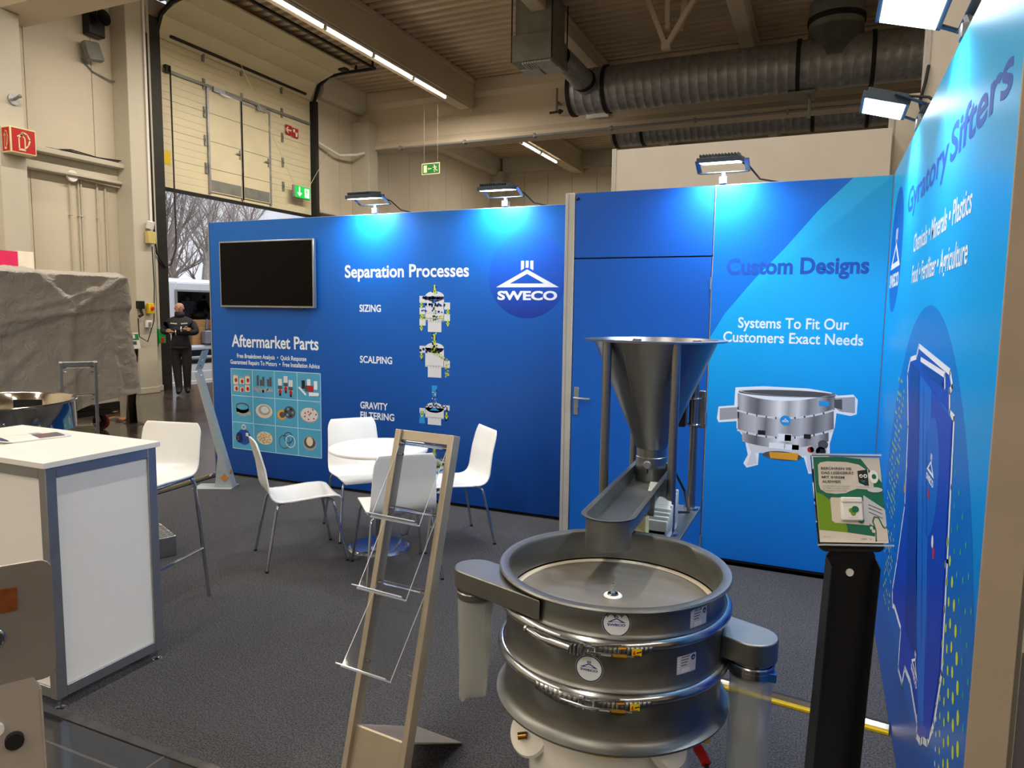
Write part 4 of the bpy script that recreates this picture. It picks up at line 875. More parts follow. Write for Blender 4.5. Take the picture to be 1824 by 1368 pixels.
o = m.build('raised_tread', tread, sb, smooth=0); o['kind'] = 'stuff'
# counter
ct = thing('counter', 'white counter with grey aluminium frame at the left foreground', 'counter', (-3.345, 2.06, 0))
X, Y = .50, .262
m = MB(); m.box(-X-.01, X+.01, -Y-.01, Y+.012, 1.042, 1.067); m.build('worktop', white_lam, ct, bevel=.002)
for sx in (-1, 1):
    for sy in (-1, 1):
        m = MB(); cx_, cy_ = sx*(X-.0225-.002), sy*(Y-.0225-.002); m.box(cx_-.0225, cx_+.0225, cy_-.0225, cy_+.0225, .052, 1.042); m.build('post', alu, ct, bevel=.003)
        m = MB(); m.cyl((cx_, cy_, .01), (cx_, cy_, .055), .006, n=10); m.lathe([(.0, .012), (.012, .011), (.023, .006), (.023, .0), (0, 0)], 20, (cx_, cy_, 0)); m.build('levelling_foot', chrome, ct)
for z0, z1 in ((.055, .10), (.997, 1.042)):
    for s in (-1, 1):
        m = MB(); m.box(s*(X-.014)-.012, s*(X-.014)+.012, -Y+.047, Y-.047, z0, z1); m.build('rail', alu, ct, bevel=.002)
        m = MB(); m.box(-X+.047, X-.047, s*(Y-.014)-.012, s*(Y-.014)+.012, z0, z1); m.build('rail', alu, ct, bevel=.002)
for s in (-1, 1):
    m = MB(); m.box(s*(X-.018)-.005, s*(X-.018)+.005, -Y+.047, Y-.047, .10, .997); m.build('side_panel', white_lam, ct, smooth=0)
m = MB(); m.box(-X+.047, X-.047, -Y+.012, -Y+.022, .10, .997); m.build('front_panel', white_lam, ct, smooth=0)
br = thing('brochure', 'folded white brochure with dark pictures lying on the counter', 'brochure', (-3.45, 2.11, 1.070), rad(76))
m = MB(); m.grid(lambda u, v: V(((u-.5)*.30, (v-.5)*.21, .002+.014*max(0, (.25-u))**2*16*(1-v*.4)+.004*math.sin(PI*v))), 16, 8); m.build('cover', white_plastic, br, smooth=60, solid=.004, offset=-1)
bp_ = lambda u, v, l: V((u, v, .0025+.0006*l+.014*max(0, (.25-(u/.30+.5)))**2*16*(1-(v/.21+.5)*.4)+.004*math.sin(PI*(v/.21+.5))))
P = Print(bp_)
for i, (a, b, c, d, mm) in enumerate(((.02, .13, -.09, .02, p_dark), (.03, .07, .03, .09, p_mid), (-.14, -.10, -.09, .08, p_navy))):
    for k in range(6):
        for q in range(4): P.rect(a+(b-a)*k/6, a+(b-a)*(k+1)/6, c+(d-c)*q/4, c+(d-c)*(q+1)/4, mm, 1)
P.text('the latest news', -.08, .02, .05, .008, p_red, 1); P.line([(.03, -.05), (.08, -.02)], .012, p_red, 2); P.text('screening and separation', -.08, .0, -.03, .006, p_dark, 1)
P.mb.build('cover_picture', P.mats, br, smooth=60)
# brochure stands
def brochure_stand(label, loc, rz, frame, W=.24, shelves=True, group=None):
    t = thing('brochure_stand', label, 'brochure stand', loc, rz, group)
    py = lambda z: .335*z/1.24
    for x in (0, W):
        m = MB(); m.bar((x, 0, 0), (x, .335, 1.24), .024, .045, (0, 1, 0)); m.build('post', frame, t, bevel=.002)
    m = MB(); m.bar((.012, py(1.222), 1.222), (W-.012, py(1.222), 1.222), .02, .038, (0, .27, 1)); m.build('top_rail', frame, t, bevel=.002)
    for z in (1.195, 1.155, .962, .92, .70, .655, .43):
        if z in (1.195, .962, .70):
            m = MB(); m.tube([(.01, py(z)-.008, z), (W-.01, py(z)-.008, z)], .0075, 12); m.build('cross_rod', clear_acrylic, t)
        for x in (.012, W-.012):
            s = 1 if x < .1 else -1
            m = MB(); m.tube([(x, py(z)-.012, z), (x+s*.022, py(z)-.012, z)], .0055, 10); m.build('pin', chrome, t)
    if shelves:
        for zt, zb, yb in ((1.185, .955, .14), (.952, .715, .065), (.69, .465, -.02)):
            yt = py(zt)-.018
            m = MB(); pts = [(yt, zt), (yb, zb), (yb-.028, zb+.020)]
            pr = [(yt, zt), (yb+.001, zb+.003), (yb-.027, zb+.022), (yb-.029, zb+.020), (yb, zb), (yt+.002, zt-.001)]
            m.prism(pr, (.014, 0, 0), (0,1,0), (0,0,1), (1,0,0), W-.028); sh_ = m.build('acrylic_shelf', clear_acrylic, t, smooth=0)
            for x in (.0138, W-.0138): m = MB(); m.bar((x, yt, zt), (x, yb, zb), .0016, .0024, (0, 1, 0)); m.build('side_edge', acrylic_edge, sh_, smooth=0)
            m = MB(); m.bar((.012, yb-.029, zb+.022), (W-.012, yb-.029, zb+.022), .004, .003); m.bar((.012, yb-.002, zb-.001), (W-.012, yb-.002, zb-.001), .006, .004); m.build('front_lip', acrylic_edge, sh_, smooth=0)
    m = MB(); m.prism([(-.004, .002), (py(.205)-.004, .205), (py(.205), .21), (.42, .004), (.42, 0), (py(.2)+.004, .2), (.004, 0)], (.012, 0, 0), (0,1,0), (0,0,1), (1,0,0), W-.024); m.build('foot_plate', frame, t, smooth=0)
    return t
brochure_stand('leaning brochure stand with clear acrylic shelves in the middle foreground', (-1.475, 1.92, .006), rad(-5.2), alu_warm)
q = atd(140, 657, 5.7)
w_ = V((math.cos(rad(237)), math.sin(rad(237)))); n_ = V((-math.sin(rad(237)), math.cos(rad(237))))
b_ = V((q.x, q.y)) - w_*.12 - n_*.335
brochure_stand('grey brochure stand frame behind the counter in front of the tarpaulin', (b_.x, b_.y, .006), rad(237), alu, .24, False)
# card reader stands
stand_steel = mat('stand_steel', '#aab4b8', .42, metal=.4, var=.06, scale=5, stretch=(1, 1, 6))
stand_dark = mat('stand_dark_steel', '#4a4640', .36, metal=.8, var=.08, scale=4)
def reader_stand(label, loc, rz, mt, sign, tapes=False, W=.105, group=None, lean=.30, tilt=.07):
    """local +x is the user's side; the post leans towards it"""
    t = thing('card_reader_stand', label, 'stand', loc, rz, group)
    ln = lean/1.12
    m = MB(); o_, u_ = V((0, 0, 0)), V((ln, 0, 1))
    m.prism([(-W/2, 0), (W/2, 0), (W/2, 1.10), (W/2-.014, 1.125), (-W/2+.014, 1.125), (-W/2, 1.10)], (0, 0, 0), (0,1,0), u_, (.004, 0, 0), 1)
    for s in (-1, 1):
        m.prism([(0, 0), (.17, 0), (.17, .01), (.055+ln*.30, .30), (.034+ln*1.08, 1.08), (ln*1.09, 1.10)], (0, s*W/2-(.003 if s > 0 else 0), 0), (1,0,0), (0,0,1), (0,.003,0), 1)
    m.build('post', mt, t, smooth=0, bevel=.001)
    m = MB(); m.box(.0, .36, -W/2-.05, W/2+.05, 0, .006); m.build('foot_plate', mt, t, bevel=.002)
    zd = V((-tilt, 0, .19)); nn = V((zd.z, 0, -zd.x)).normalized(); zd.normalize(); c = V((lean+.003, 0, 1.12))+zd*.088
    m = MB(); pw, ph, rr = .078, .098, .018; pts = []
    for cx_, cz_, a0 in ((pw-rr, ph-rr, 0), (-pw+rr, ph-rr, 90), (-pw+rr, -ph+rr, 180), (pw-rr, -ph+rr, 270)):
        for k in range(5): a = rad(a0+22.5*k); pts.append((cx_+rr*math.cos(a), cz_+rr*math.sin(a)))
    m.prism(pts, c-nn*.004, (0,1,0), zd, nn, .004); m.build('top_plate', mt, t, smooth=0, bevel=.0012)
    for k, (a, r) in enumerate(((0.0, .012), (-.055, .007))):
        p = c+zd*a; m = MB(); m.cyl(p-nn*.0055, p+nn*.002, r, n=20); m.build('hole_grommet', white_plastic if sign != 'none' and k == 0 else black_rubber, t)
    m = MB(); p = V((ln*1.06, 0, 1.06)); m.cyl(p+V((-.006, 0, 0)), p+V((.008, 0, 0)), .009, n=16); m.build('grommet', white_plastic, t)
    if tapes:
        m = MB(); m.obox((ln*.14-.004, .0, .14), (.001, 0, 0), (0, .016, .016), (0, -.016, .016)); m.build('tape_patch', orange_tape, t); m = MB(); m.obox((.075, W/2+.0025, .10), (.02, 0, .02), (0, .001, 0), (-.02, 0, .02)); m.build('tape_patch', orange_tape, t)
    return t, c, zd, nn
reader_stand('bright steel stand leaning beside the left end of the blue wall', (-5.03, 4.945, .006), rad(-155), stand_steel, 'hole', True)
t, c, zd, nn = reader_stand('brown steel stand partly behind the grey tarpaulin, near the gate', (-9.26, 7.12, 0), rad(-20), stand_dark, 'none')
# its little sign
m = MB(); m.obox(c+nn*.014, zd*.12, V((0, .085, 0)), nn*.006); m.build('sign_card', sign_white, t); P = Print(lambda u, v, l: c+nn*(.0215+.0012*l)+V((0, 1, 0))*u+zd*v); P.rect(-.08, .08, .01, .10, sign_green); P.rect(-.07, .03, .03, .09, sign_white, 2); P.rect(-.02, .04, -.06, -.01, p_dark, 1); P.build('card_print', t)
# right foreground stand with the reader sign
FD = V((.39, -.92, 0)); ps_ = V((.088, 1.80, 0)) - FD*.10
t, c, zd, nn = reader_stand('steel stand with shade put into its colour, carrying a green and white sign at the right', (ps_.x, ps_.y, .006), rad(-67), mat('stand_shaded_steel', '#36373a', .42, metal=.75, var=.08, scale=4), 'sign', False, .115, None, .10)  # galvanised steel with the shade of its unlit side put into the colour
S_ = thing('card_reader_sign', 'green and white acrylic sign with white card reader on the dark stand', 'sign', (ps_.x, ps_.y, .006), rad(-67))
zs_ = zd.copy(); ns_ = nn.copy(); cS = c+zd*.020+nn*.014
hx, hz = .079, .098
m = MB(); m.obox(cS-ns_*.004, zs_*(hz+.006), V((0, hx+.003, 0)), ns_*.003); m.build('acrylic_holder', clear_acrylic, S_, smooth=0)
m = MB(); m.obox(cS+zs_*(-hz-.006)+ns_*.006, zs_*.002, V((0, hx+.004, 0)), ns_*.012); m.obox(cS+zs_*(hz+.005), zs_*.002, V((0, hx+.004, 0)), ns_*.006); m.parts('holder_edge', mat('acrylic_edge', '#dfe8ee', .1, spec=.8, trans=.5), S_, smooth=0)
m = MB(); m.obox(cS-ns_*.0005, zs_*hz, V((0, hx, 0)), ns_*.0005); m.build('paper', mat('sign_paper', '#d9d2c6', .6), S_, smooth=0)
g1, g2, g3 = mat('sign_leaf_green', '#6f9a10', .55), mat('sign_dark_green', '#0b6b50', .55), mat('sign_pale', '#d6cfc2', .55)
fS = lambda u, v, l: cS+ns_*(.0006+.0004*l)+V((0, u, 0))+zs_*v
K = lambda x, y: ((x-.5)*2*hx, (.5-y)*2*hz)         # x, y from the top left of the paper
P = Print(fS)
P.poly([K(0,.005),K(.45,.0),K(.72,.02),K(.9,.1),K(1,.22),K(1,.97),K(.55,.97),K(0,.8),K(0,.3)], g2, 1)
P.poly([K(.97,.02),K(1,.02),K(1,.30),K(.93,.22),K(.84,.16),K(.72,.02)], g3, 2)
P.poly([K(.06,.10),K(.1,.07),K(.2,.055),K(.5,.06),K(.68,.09),K(.8,.16),K(.87,.25),K(.87,.36),K(.8,.385),K(.62,.375),K(.52,.40),K(.44,.43),K(.3,.44),K(.15,.43),K(.07,.39),K(.05,.33)], g3, 3)
P.poly([K(0,.42),K(.1,.45),K(.25,.55),K(.36,.68),K(.42,.82),K(.42,.90),K(0,.88)], g1, 2)
P.poly([K(0,.86),K(.42,.885),K(.85,.93),K(1,.95),K(1,1),K(0,1)], g3, 4)
P.poly([K(.22,.48),K(.40,.485),K(.40,.52),K(.75,.52),K(.75,.80),K(.24,.775),K(.20,.75),K(.2,.5)], g3, 3)
P.poly([K(.70,.45),K(.98,.60),K(1,.62),K(1,.80),K(.92,.86),K(.66,.74)], mat('sign_card_white', '#c9ccd2', .5), 4)
for a, b in ((.56, .585), (.60, .63), (.645, .68)): P.line([K(.76, a), K(.95, b+.035)], .0016, p_dark, 5)
P.poly([K(.80,.98),K(.82,.86),K(.80,.74),K(.83,.70),K(.90,.70),K(.96,.80),K(1,.84),K(1,.98)], g3, 5); P.line([K(.82,.98),K(.83,.86),K(.80,.75),K(.83,.70),K(.89,.71),K(.94,.81),K(.97,.83)], .003, g2, 6)
P.disc(*K(.77,.83), .004, .004, g3, 6, 12); P.disc(*K(.80,.865), .005, .004, g3, 6, 12); P.disc(*K(.63,.745), .007, .007, g2, 6, 16)
for i, tx in enumerate(('BER\u00dcHREN SIE', 'DAS LESEGER\u00c4T', 'MIT IHREM', 'AUSWEIS')):
    a = K(.10, .155+.052*i); P.text(tx, a[0], a[0]+2*hx*(.46, .49, .34, .28)[i], a[1], .0058, p_dark, 6, 1.1)
for i, w in enumerate((.42, .40, .36)): a = K(.10, .36+.027*i-.005); P.text(('um Informationen des Ausstellers', 'per E-Mail zu erhalten und Ihre', 'Kontaktdaten zu \u00fcbermitteln')[i], a[0], a[0]+2*hx*w, a[1], .0032, p_mid, 6, .3)
P.poly([K(.645,.165),K(.80,.145),K(.80,.345),K(.78,.355),K(.65,.30)], p_black, 6); P.line([K(.80,.145), K(.80,.35), K(.76,.34)], .0014, sign_white, 7)
P.disc(*K(.69,.225), .0042, .0042, sign_white, 7, 14); P.disc(*K(.755,.225), .0046, .0046, sign_white, 7, 14); P.disc(*K(.69,.226), .002, .002, p_black, 8, 10); P.disc(*K(.755,.226), .0022, .0022, p_black, 8, 10); P.poly([K(.68,.275),K(.75,.275),K(.74,.30),K(.70,.305)], g2, 7)
P.disc(*K(.88,.23), .011, .0155, sign_white, 6, 20); P.disc(*K(.885,.23), .0055, .006, g2, 7, 14); P.disc(*K(.70,.335), .016, .0035, p_grey, 5, 20); P.disc(*K(.88,.385), .018, .006, p_grey, 5, 20)
a = K(.06, .945); P.text('Eintritt', a[0], a[0]+.014, a[1], .0028, p_mid, 6); a = K(.60, .965); P.text('visit', a[0], a[0]+.014, a[1], .0045, p_mid, 6, 1); P.line([K(.72,.95), K(.74,.965), K(.76,.95)], .0012, p_mid, 6); P.disc(*K(.82,.97), .0022, .0022, g2, 6, 12); a = K(.85, .975); P.text('powered by', a[0], a[0]+.02, a[1], .0025, p_mid, 6)
P.build('printed_card', S_)
t.scale = S_.scale = (1, 1, 1.028)
R_ = MB()
rc = cS+V((0, (.49-.5)*2*hx, 0))+zs_*((.5-.615)*2*hz)
R_.obox(rc+ns_*.006, zs_*.0265, V((0, .0245, 0)), ns_*.006); R_.obox(rc+zs_*.020+ns_*.009, zs_*.0065, V((0, .0245, 0)), ns_*.006); rd_ = R_.build('card_reader', white_plastic, S_, bevel=.003)
P = Print(lambda u, v, l: rc+ns_*(.0122+.0004*l)+V((0, u, 0))+zs_*v); P.disc(-.003, -.004, .0065, .0055, g1, 1, 16); P.disc(.006, -.001, .0085, .0075, g2, 2, 18); P.disc(.001, -.010, .006, .006, g1, 1, 16); P.text('touch the reader', -.012, .012, -.021, .0018, p_mid, 1); P.build('emblem', rd_)
# stand at the left edge, seen from behind
w0 = rad(150.6); FD = V((math.cos(w0), math.sin(w0), 0)); tp = atd(-12, 1200, 1.04); pb_ = V((tp.x, tp.y, 0)) - FD*.30
t, c, zd, nn = reader_stand('steel stand seen from behind at the lower left edge', (pb_.x, pb_.y, 0), w0, mat('stand_brown_steel', '#aca59c', .42, metal=.55, var=.06, scale=6), 'none', False, .115, None, .30, .03)
t.scale = (1, 1, 1.018)
m = MB(); m.obox(c-nn*.0055+zd*.045+V((0, -.004, 0)), zd*.018, V((0, .03, 0)), nn*.0008); m.build('tape_patch', mat('rust_tape', '#8a4a1c', .7, var=.2, scale=60), t)
m = MB(); m.cyl(c-nn*.005-V((0, .002, 0))-zd*.01, c-nn*.012-V((0, .002, 0))-zd*.01, .016, n=20); m.build('bolt_head', chrome, t, bevel=.003)
m = MB(); m.obox((.30/1.12*.96-.0055, -.03, .96), (.0008, 0, 0), (0, .035, 0), (.005, 0, .02)); m.build('tape_patch', orange_tape, t); m = MB(); m.cyl((.30/1.12*1.04-.01, -.02, 1.04), (.30/1.12*1.04+.0, -.02, 1.04), .012, n=16); m.build('grommet', black_rubber, t)
# ================================================================== round sifter
SX, SY = -.589, 2.194
sf = thing('round_sifter', 'large round steel sifter with two spouts in the foreground', 'sifter', (SX, SY, .006))
def cp(a, r, z): return V((r*math.cos(rad(a)), r*math.sin(rad(a)), z))
m = MB(); m.lathe([(.338, .772), (.339, .862), (.345, .871), (.358, .874), (.372, .873), (.376, .868), (.374, .863), (.356, .861), (.352, .855), (.351, .794), (.356, .786), (.366, .780), (.366, .774), (.338, .772)], 112); m.build('top_frame', steel_mid, sf, smooth=40)
m = MB(); m.lathe([(.366, .764), (.366, .758), (.356, .752), (.351, .744), (.351, .634), (.356, .626), (.366, .619), (.366, .613), (.338, .612), (.338, .764)], 112); m.build('middle_frame', steel_mid, sf, smooth=40)
m = MB(); m.lathe([(.366, .604), (.366, .598), (.356, .592), (.351, .584), (.351, .476), (.358, .464), (.372, .456), (.381, .452), (.381, .446), (.34, .444)], 112); m.build('bottom_frame', steel_mid, sf, smooth=40)
for zc in (.769, .6085):
    m = MB(); m.lathe([(.362, zc-.017), (.370, zc-.015), (.377, zc-.006), (.378, zc), (.377, zc+.006), (.370, zc+.015), (.362, zc+.017)], 112); m.build('clamp_ring', steel_bright, sf, smooth=60)
mesh_mat = mat('screen_mesh', '#9b968c', .42, metal=.75, var=.1, scale=5, stretch=(1, 5, 1), bump=.08, bscale=500)
m = MB(); m.lathe([(.0, .762), (.338, .762)], 72); m.build('screen', mesh_mat, sf, smooth=0)
m = MB(); m.lathe([(.318, .763), (.320, .7665), (.334, .768), (.338, .766)], 96); m.build('gasket', mat('gasket', '#d9cfb8', .5), sf)
m = MB(); m.lathe([(0, .768), (.028, .767), (.031, .763)], 32); bo = m.build('centre_washer', white_plastic, sf)
m = MB(); m.lathe([(0, .773), (.017, .772), (.019, .768)], 28); m.lathe([(.0075, .772), (.0075, .779), (.0055, .78), (.0055, .784), (.0075, .785), (.0075, .792), (.0045, .793), (.0045, .803), (0, .804)], 12); m.build('centre_bolt', chrome, sf)
def spout(ang, off, s0, s1, w, z0, z1, pipe_r, pz, sl_bottom, flat, band):
    """box channel leaving the shell along ang, its axis off to one side of the centre"""
    a = rad(ang); ux, uy = V((math.cos(a), math.sin(a), 0)), V((-math.sin(a), math.cos(a), 0))
    RS = .3502; ns = [min(off+w, off-w+2*w*k/8) for k in range(9)]; arc = [(math.sqrt(RS*RS-q*q), q) if q < RS-.001 else (.03-(q-RS)*1.0, q) for q in ns]
    pts = [arc[0], (s1, off-w)] + [(s1+w*math.sin(rad(k*15)), off-w*math.cos(rad(k*15))) for k in range(1, 12)] + [(s1, off+w)] + arc[:0:-1]
    m = MB(); m.prism(pts, (0, 0, z0), ux, uy, (0,0,1), z1-z0); sp_ = m.build('spout', steel_mid, sf, bevel=.004, smooth=30)
    c = ux*s1+uy*off
    m = MB(); m.lathe([(pipe_r, z0), (pipe_r, pz)], 36, (c.x, c.y, 0)); m.lathe([(pipe_r+.003, z0-.012), (pipe_r+.006, z0-.016), (pipe_r+.006, z0-.034), (pipe_r+.003, z0-.038)], 36, (c.x, c.y, 0)); m.build('outlet_pipe', band, sp_)
    zt = z0-.015; L = zt-sl_bottom
    d1 = V((.92, .39, 0)); d2 = V((-.39, .92, 0))
    def fn(u, v):
        th = 2*PI*u; z = zt-L*v; f = max(0, (v-.12)/.88)
        rx = pipe_r*(1.03-.32*f*flat-.04*f)*(1+.03*math.sin(3*th+4*v)*f*.6); ry = pipe_r*(1.03-.10*f)*(1-1.2*flat*f)
        x, y = rx*math.cos(th), ry*math.sin(th); zz = z-(.016*math.exp(-((math.cos(th)+.75)*4)**2))*f*f*flat*2
        return c+d1*(x+.0006*math.sin(11*v+2*th)-.010*f*flat)+d2*y+V((0, 0, zz))
    m = MB(); m.grid(fn, 40, 34, True); m.build('plastic_sleeve', sleeve_mat, sp_, smooth=70)
    return sp_, c
sl, cL = spout(162.5, .293, .06, .348, .070, .790, .853, .0575, .745, .405, .6, steel)
srp, cR = spout(-21, .187, .29, .400, .076, .634, .704, .063, .575, .16, .12, steel_bright)
m = MB(); m.lathe([(.064, .586), (.070, .588), (.070, .606), (.064, .608)], 36, (cR.x, cR.y, 0)); m.build('hose_clamp', steel_bright, srp)
m = MB(); q = V((cR.x+.060, cR.y-.030, .604)); m.box(q.x-.012, q.x+.016, q.y-.012, q.y+.012, q.z-.022, q.z+.006); m.build('clamp_screw', mat('blue_anodised', '#2a5aa8', .3, metal=.6), srp, bevel=.002)
# badges wrapped on the shells
def wrap(a0, zc, R): return lambda u, v, l: V(((R+.0006*l)*math.cos(rad(a0)+u/R), (R+.0006*l)*math.sin(rad(a0)+u/R), zc+v))
for a0, zc, R in ((-73.0, .8265, .3512), (-85.0, .684, .3512)):
    P = Print(wrap(a0, zc, R)); r = .0400
    P.disc(0, 0, r, r, print_white, 1, 48, 6); P.ring(0, 0, r*.90, r*.98, p_navy, 2, 48); P.logo(0, .002, r*.80, mat('badge_blue', '#1c3f94', .4), 2); P.build('badge', sf, 'round white badge with blue triangle')
for a0, zc in ((-30.0, .820), (-37.0, .690)):
    P = Print(wrap(a0, zc, .3512))
    for k in range(6): P.rect(-.036+.012*k, -.024+.012*k, -.028, .026, p_grey, 1)
    P.disc(.024, .014, .0085, .0085, p_navy, 2, 20, 2); P.logo(.024, .013, .007, print_white, 3)
    for k in range(4): P.rect(-.022, .010-.004*k, .020-.008*k, .0225-.008*k, p_dark, 2)
    for k in range(5): P.rect(-.034, -.026, .012-.008*k, .0165-.008*k, print_white, 2)
    P.rect(-.02, .012, -.024, -.012, print_white, 2); P.build('data_plate', sf)
# clamps
def clamp(zc, lever, yo):
    if lever:
        m = MB(); m.tube([cp(-113, .40, zc+.004), cp(-109, .403, zc+.002), cp(-105, .400, zc-.006), cp(-100, .396, zc-.010)], [.006, .008, .008, .010], 12); m.tube([cp(-113.5, .40, zc+.004), cp(-112.5, .40, zc+.004)], [.010, .010], 10); m.tube([cp(-101.5, .396, zc-.009), cp(-92, .394, zc-.015)], .0125, 14); m.build('lever', steel_bright, sf)
        m = MB()
        for k in range(4): m.bar(cp(-91.5+1.6*k, .382, zc-.015), cp(-91.5+1.6*k, .400, zc-.015), .004, .026)
        m.build('lever_bracket', steel_bright, sf)
    else:
        m = MB()
        n = 10; pts = []
        for k in range(n+1):
            a = -110+2.4*k; h = .004+.018*min(1, k/5); pts.append((a, h))
        for (a, h), (a2, h2) in zip(pts, pts[1:]): m.add([cp(a, .381, zc-.012-h*.9), cp(a2, .381, zc-.012-h2*.9), cp(a2, .3815, zc+.008), cp(a, .3815, zc+.008)], [(0,1,2,3)])
        st_ = m.build('strap_plate', steel_bright, sf, solid=.003)
        for k, (a, dz) in enumerate(((-106, -.003), (-103.5, -.006), (-101, -.009), (-97.5, -.012), (-94.5, -.014), (-92, -.006), (-92, -.022), (-89.5, -.006), (-89.5, -.022))):
            m = MB(); m.cyl(cp(a, .382, zc+dz), cp(a, .3845, zc+dz), .0032, n=10); m.build('rivet', galv_dark, st_)
    m = MB()
    for s, a0 in ((1, -81), (-1, -87)):
        for dz in (.006, -.020):
            m.bar(cp(a0-s*2, .398, zc+dz), cp(a0+s*10, .383, zc+dz+.004), .006, .004)
        m.tube([cp(a0, .397, zc-.022), cp(a0, .397, zc+.010)], .006, 10)
    m.build('clamp_lug', steel_bright, sf)
    m = MB(); m.tube([cp(-95 if not lever else -84, .400, zc-.006), cp(-84, .405, zc-.010), cp(-66, .396, zc-.019)], .0045, 10); m.tube([cp(-79, .404, zc-.0125), cp(-75, .402, zc-.014)], .0065, 12); m.build('clamp_bolt', steel_bright, sf)
    m = MB(); m.tube([cp(-74.5, .402, zc-.0145), cp(-69, .3985, zc-.017)], .0085, 6); m.build('brass_nut', brass, sf)
    m = MB(); m.tube([cp(-72, .388, zc+.002), cp(-69, .387, zc+.003)], .0055, 8); m.build('brass_stop', brass, sf)
    m = MB()
    for k in range(12):
        a = -80+1.9*k; h = lambda a: .020 if a < -66 else max(.004, .020-.0018*(a+66))
        m.add([cp(a, .3808, zc-.004-h(a)), cp(a+1.9, .3808, zc-.004-h(a+1.9)), cp(a+1.9, .3812, zc+.004), cp(a, .3812, zc+.004)], [(0,1,2,3)])
    m.build('strap_plate', steel, sf, solid=.002)
    P = Print(wrap(-64.5, zc-.010, .3835)); P.rect(-.0135, .0, -.0105, .0105, yellow, 1); P.rect(0, .0135, -.0105, .0105, yellow, 1); P.poly([(-.011, -.006), (-.003, -.006), (-.007, .007)], red, 2); P.line([(.002, -.001), (.010, .001)], .003, p_black, 2); P.disc(.002, -.001, .0025, .0025, p_black, 2, 8); P.disc(.010, .001, .0025, .0025, p_black, 2, 8); P.rect(-.009, .009, -.0095, -.008, p_black, 2); P.build('warning_label', sf, 'yellow warning label')
clamp(.769, True, 0); clamp(.6085, False, 0)
# base
wp = mat('white_enamel', '#e4e2da', .3, var=.03, coat=.3)
m = MB(); m.lathe([(.262, .442), (.268, .40), (.268, .16), (.262, .12), (.262, .006), (.30, .004), (.30, 0)], 64); m.build('base_drum', wp, sf, smooth=50)
for a in (200, 320, 80):
    m = MB(); m.lathe([(0, .03), (.05, .03), (.055, .02), (.055, -.01)], 24); o = m.build('side_cover', wp, sf); o.location = cp(a, .30, .40); o.rotation_euler = (0, rad(90-30), rad(a))
m = MB(); q = cp(222, .285, .335); m.lathe([(0, .012), (.068, .010), (.075, .0), (.068, -.01)], 36); o = m.build('motor_plate', wp, sf, smooth=50); o.location = q; o.rotation_euler = (rad(62), 0, rad(-15))
m = MB(); m.cyl(cp(224, .30, .335), cp(222, .325, .33), .012, n=12); m.build('brass_plug', brass, sf)
P = Print(wrap(-80, .392, .2695))
for k in range(6): P.rect(-.06+.02*k, -.04+.02*k, -.022, .022, yellow, 1)
for k in range(4): P.rect(-.05+.02*k, -.03+.02*k, -.005, .006, p_black, 2)
P.poly([(.03, -.014), (.05, .0), (.03, .014)], p_black, 2); P.build('direction_label', sf, 'yellow label with black arrow')
pl = MB(); pl.tube([cp(-8, .30, .335), cp(-12, .325, .33), cp(-15, .345, .32)], .016, 12); pl.build('power_plug', red, sf); m = MB(); m.tube([cp(-4, .30, .37), cp(-6, .33, .365)], .016, 12); m.build('yellow_cap', yellow, sf); m = MB(); m.tube([cp(-15, .345, .32), cp(-17, .36, .25), cp(-12, .35, .12), cp(0, .36, .01), cp(12, .45, .008)], .007, 8); m.build('power_cable', black_rubber, sf)
# ================================================================== funnel feeder behind the sifter
fd = thing('funnel_feeder', 'steel funnel on four tubes feeding a vibrating trough behind the sifter', 'feeder', (-.69, 3.17, .006))
o_ = V((-.69, 3.17, .006)); T_ = Matrix.Translation(-o_)
cone = MB(); HX, HY = -.69, 3.17
cone.lathe([(.315, 1.578), (.316, 1.581), (.278, 1.583), (.066, 1.085), (.062, 1.085), (.274, 1.574), (.315, 1.575), (.315, 1.578)], 80, (HX-o_.x, HY-o_.y, -o_.z)); hp = cone.build('hopper', steel, fd, smooth=40)
m = MB(); m.M = T_; m.bar((HX-.02, HY-.062, 1.09), (HX-.085, HY-.255, 1.565), .003, .004); m.build('weld_seam', galv_dark, hp)
m = MB(); m.lathe([(.067, 1.09), (.0665, 1.05), (.069, 1.048), (.069, .945), (.064, .940)], 48, (0, 0, -o_.z)); nk = m.build('outlet_collar', steel, fd)
m = MB(); m.cyl((0, -.068, 1.02), (0, -.082, 1.02), .018, n=24); m.build('inspection_knob', alu, nk, bevel=.003); m = MB(); m.box(-.003, .003, -.071, -.068, .975, 1.0); m.build('slot', black_plastic, nk)
nk.children[0].location.z = -.006
legs = {'FL': (-.842, 2.93), 'FR': (-.552, 2.95), 'RL': (-.825, 3.39), 'RR': (-.538, 3.39)}
for k, (x, y) in legs.items():
    m = MB(); m.M = T_; m.cyl((x, y, .762), (x, y, 1.574), .0195, n=24); lg = m.build('support_tube', steel, fd)
    m = MB(); m.M = T_; m.lathe([(.0195, .775), (.034, .772), (.036, .764), (.036, .761)], 24, (x, y, 0)); m.build('tube_flange', steel_bright, lg)
m = MB(); m.M = T_; x, y = legs['RR']; m.box(x-.03, x+.045, y+.021, y+.028, 1.155, 1.335); cpl = m.build('clamp_plate', steel, fd, bevel=.006)
m = MB(); m.M = T_; m.box(x-.09, x-.04, y-.02, y+.06, 1.16, 1.34); m.build('control_bracket', dark_steel, fd, bevel=.004)
for zz in (1.175, 1.30):
    m = MB(); m.M = T_; m.tube([(x-.026, y+.02, zz), (x-.026, y-.005, zz), (x-.016, y-.022, zz), (x, y-.027, zz), (x+.016, y-.022, zz), (x+.026, y-.005, zz), (x+.026, y+.02, zz)], .005, 8); m.build('u_bolt', chrome, cpl)
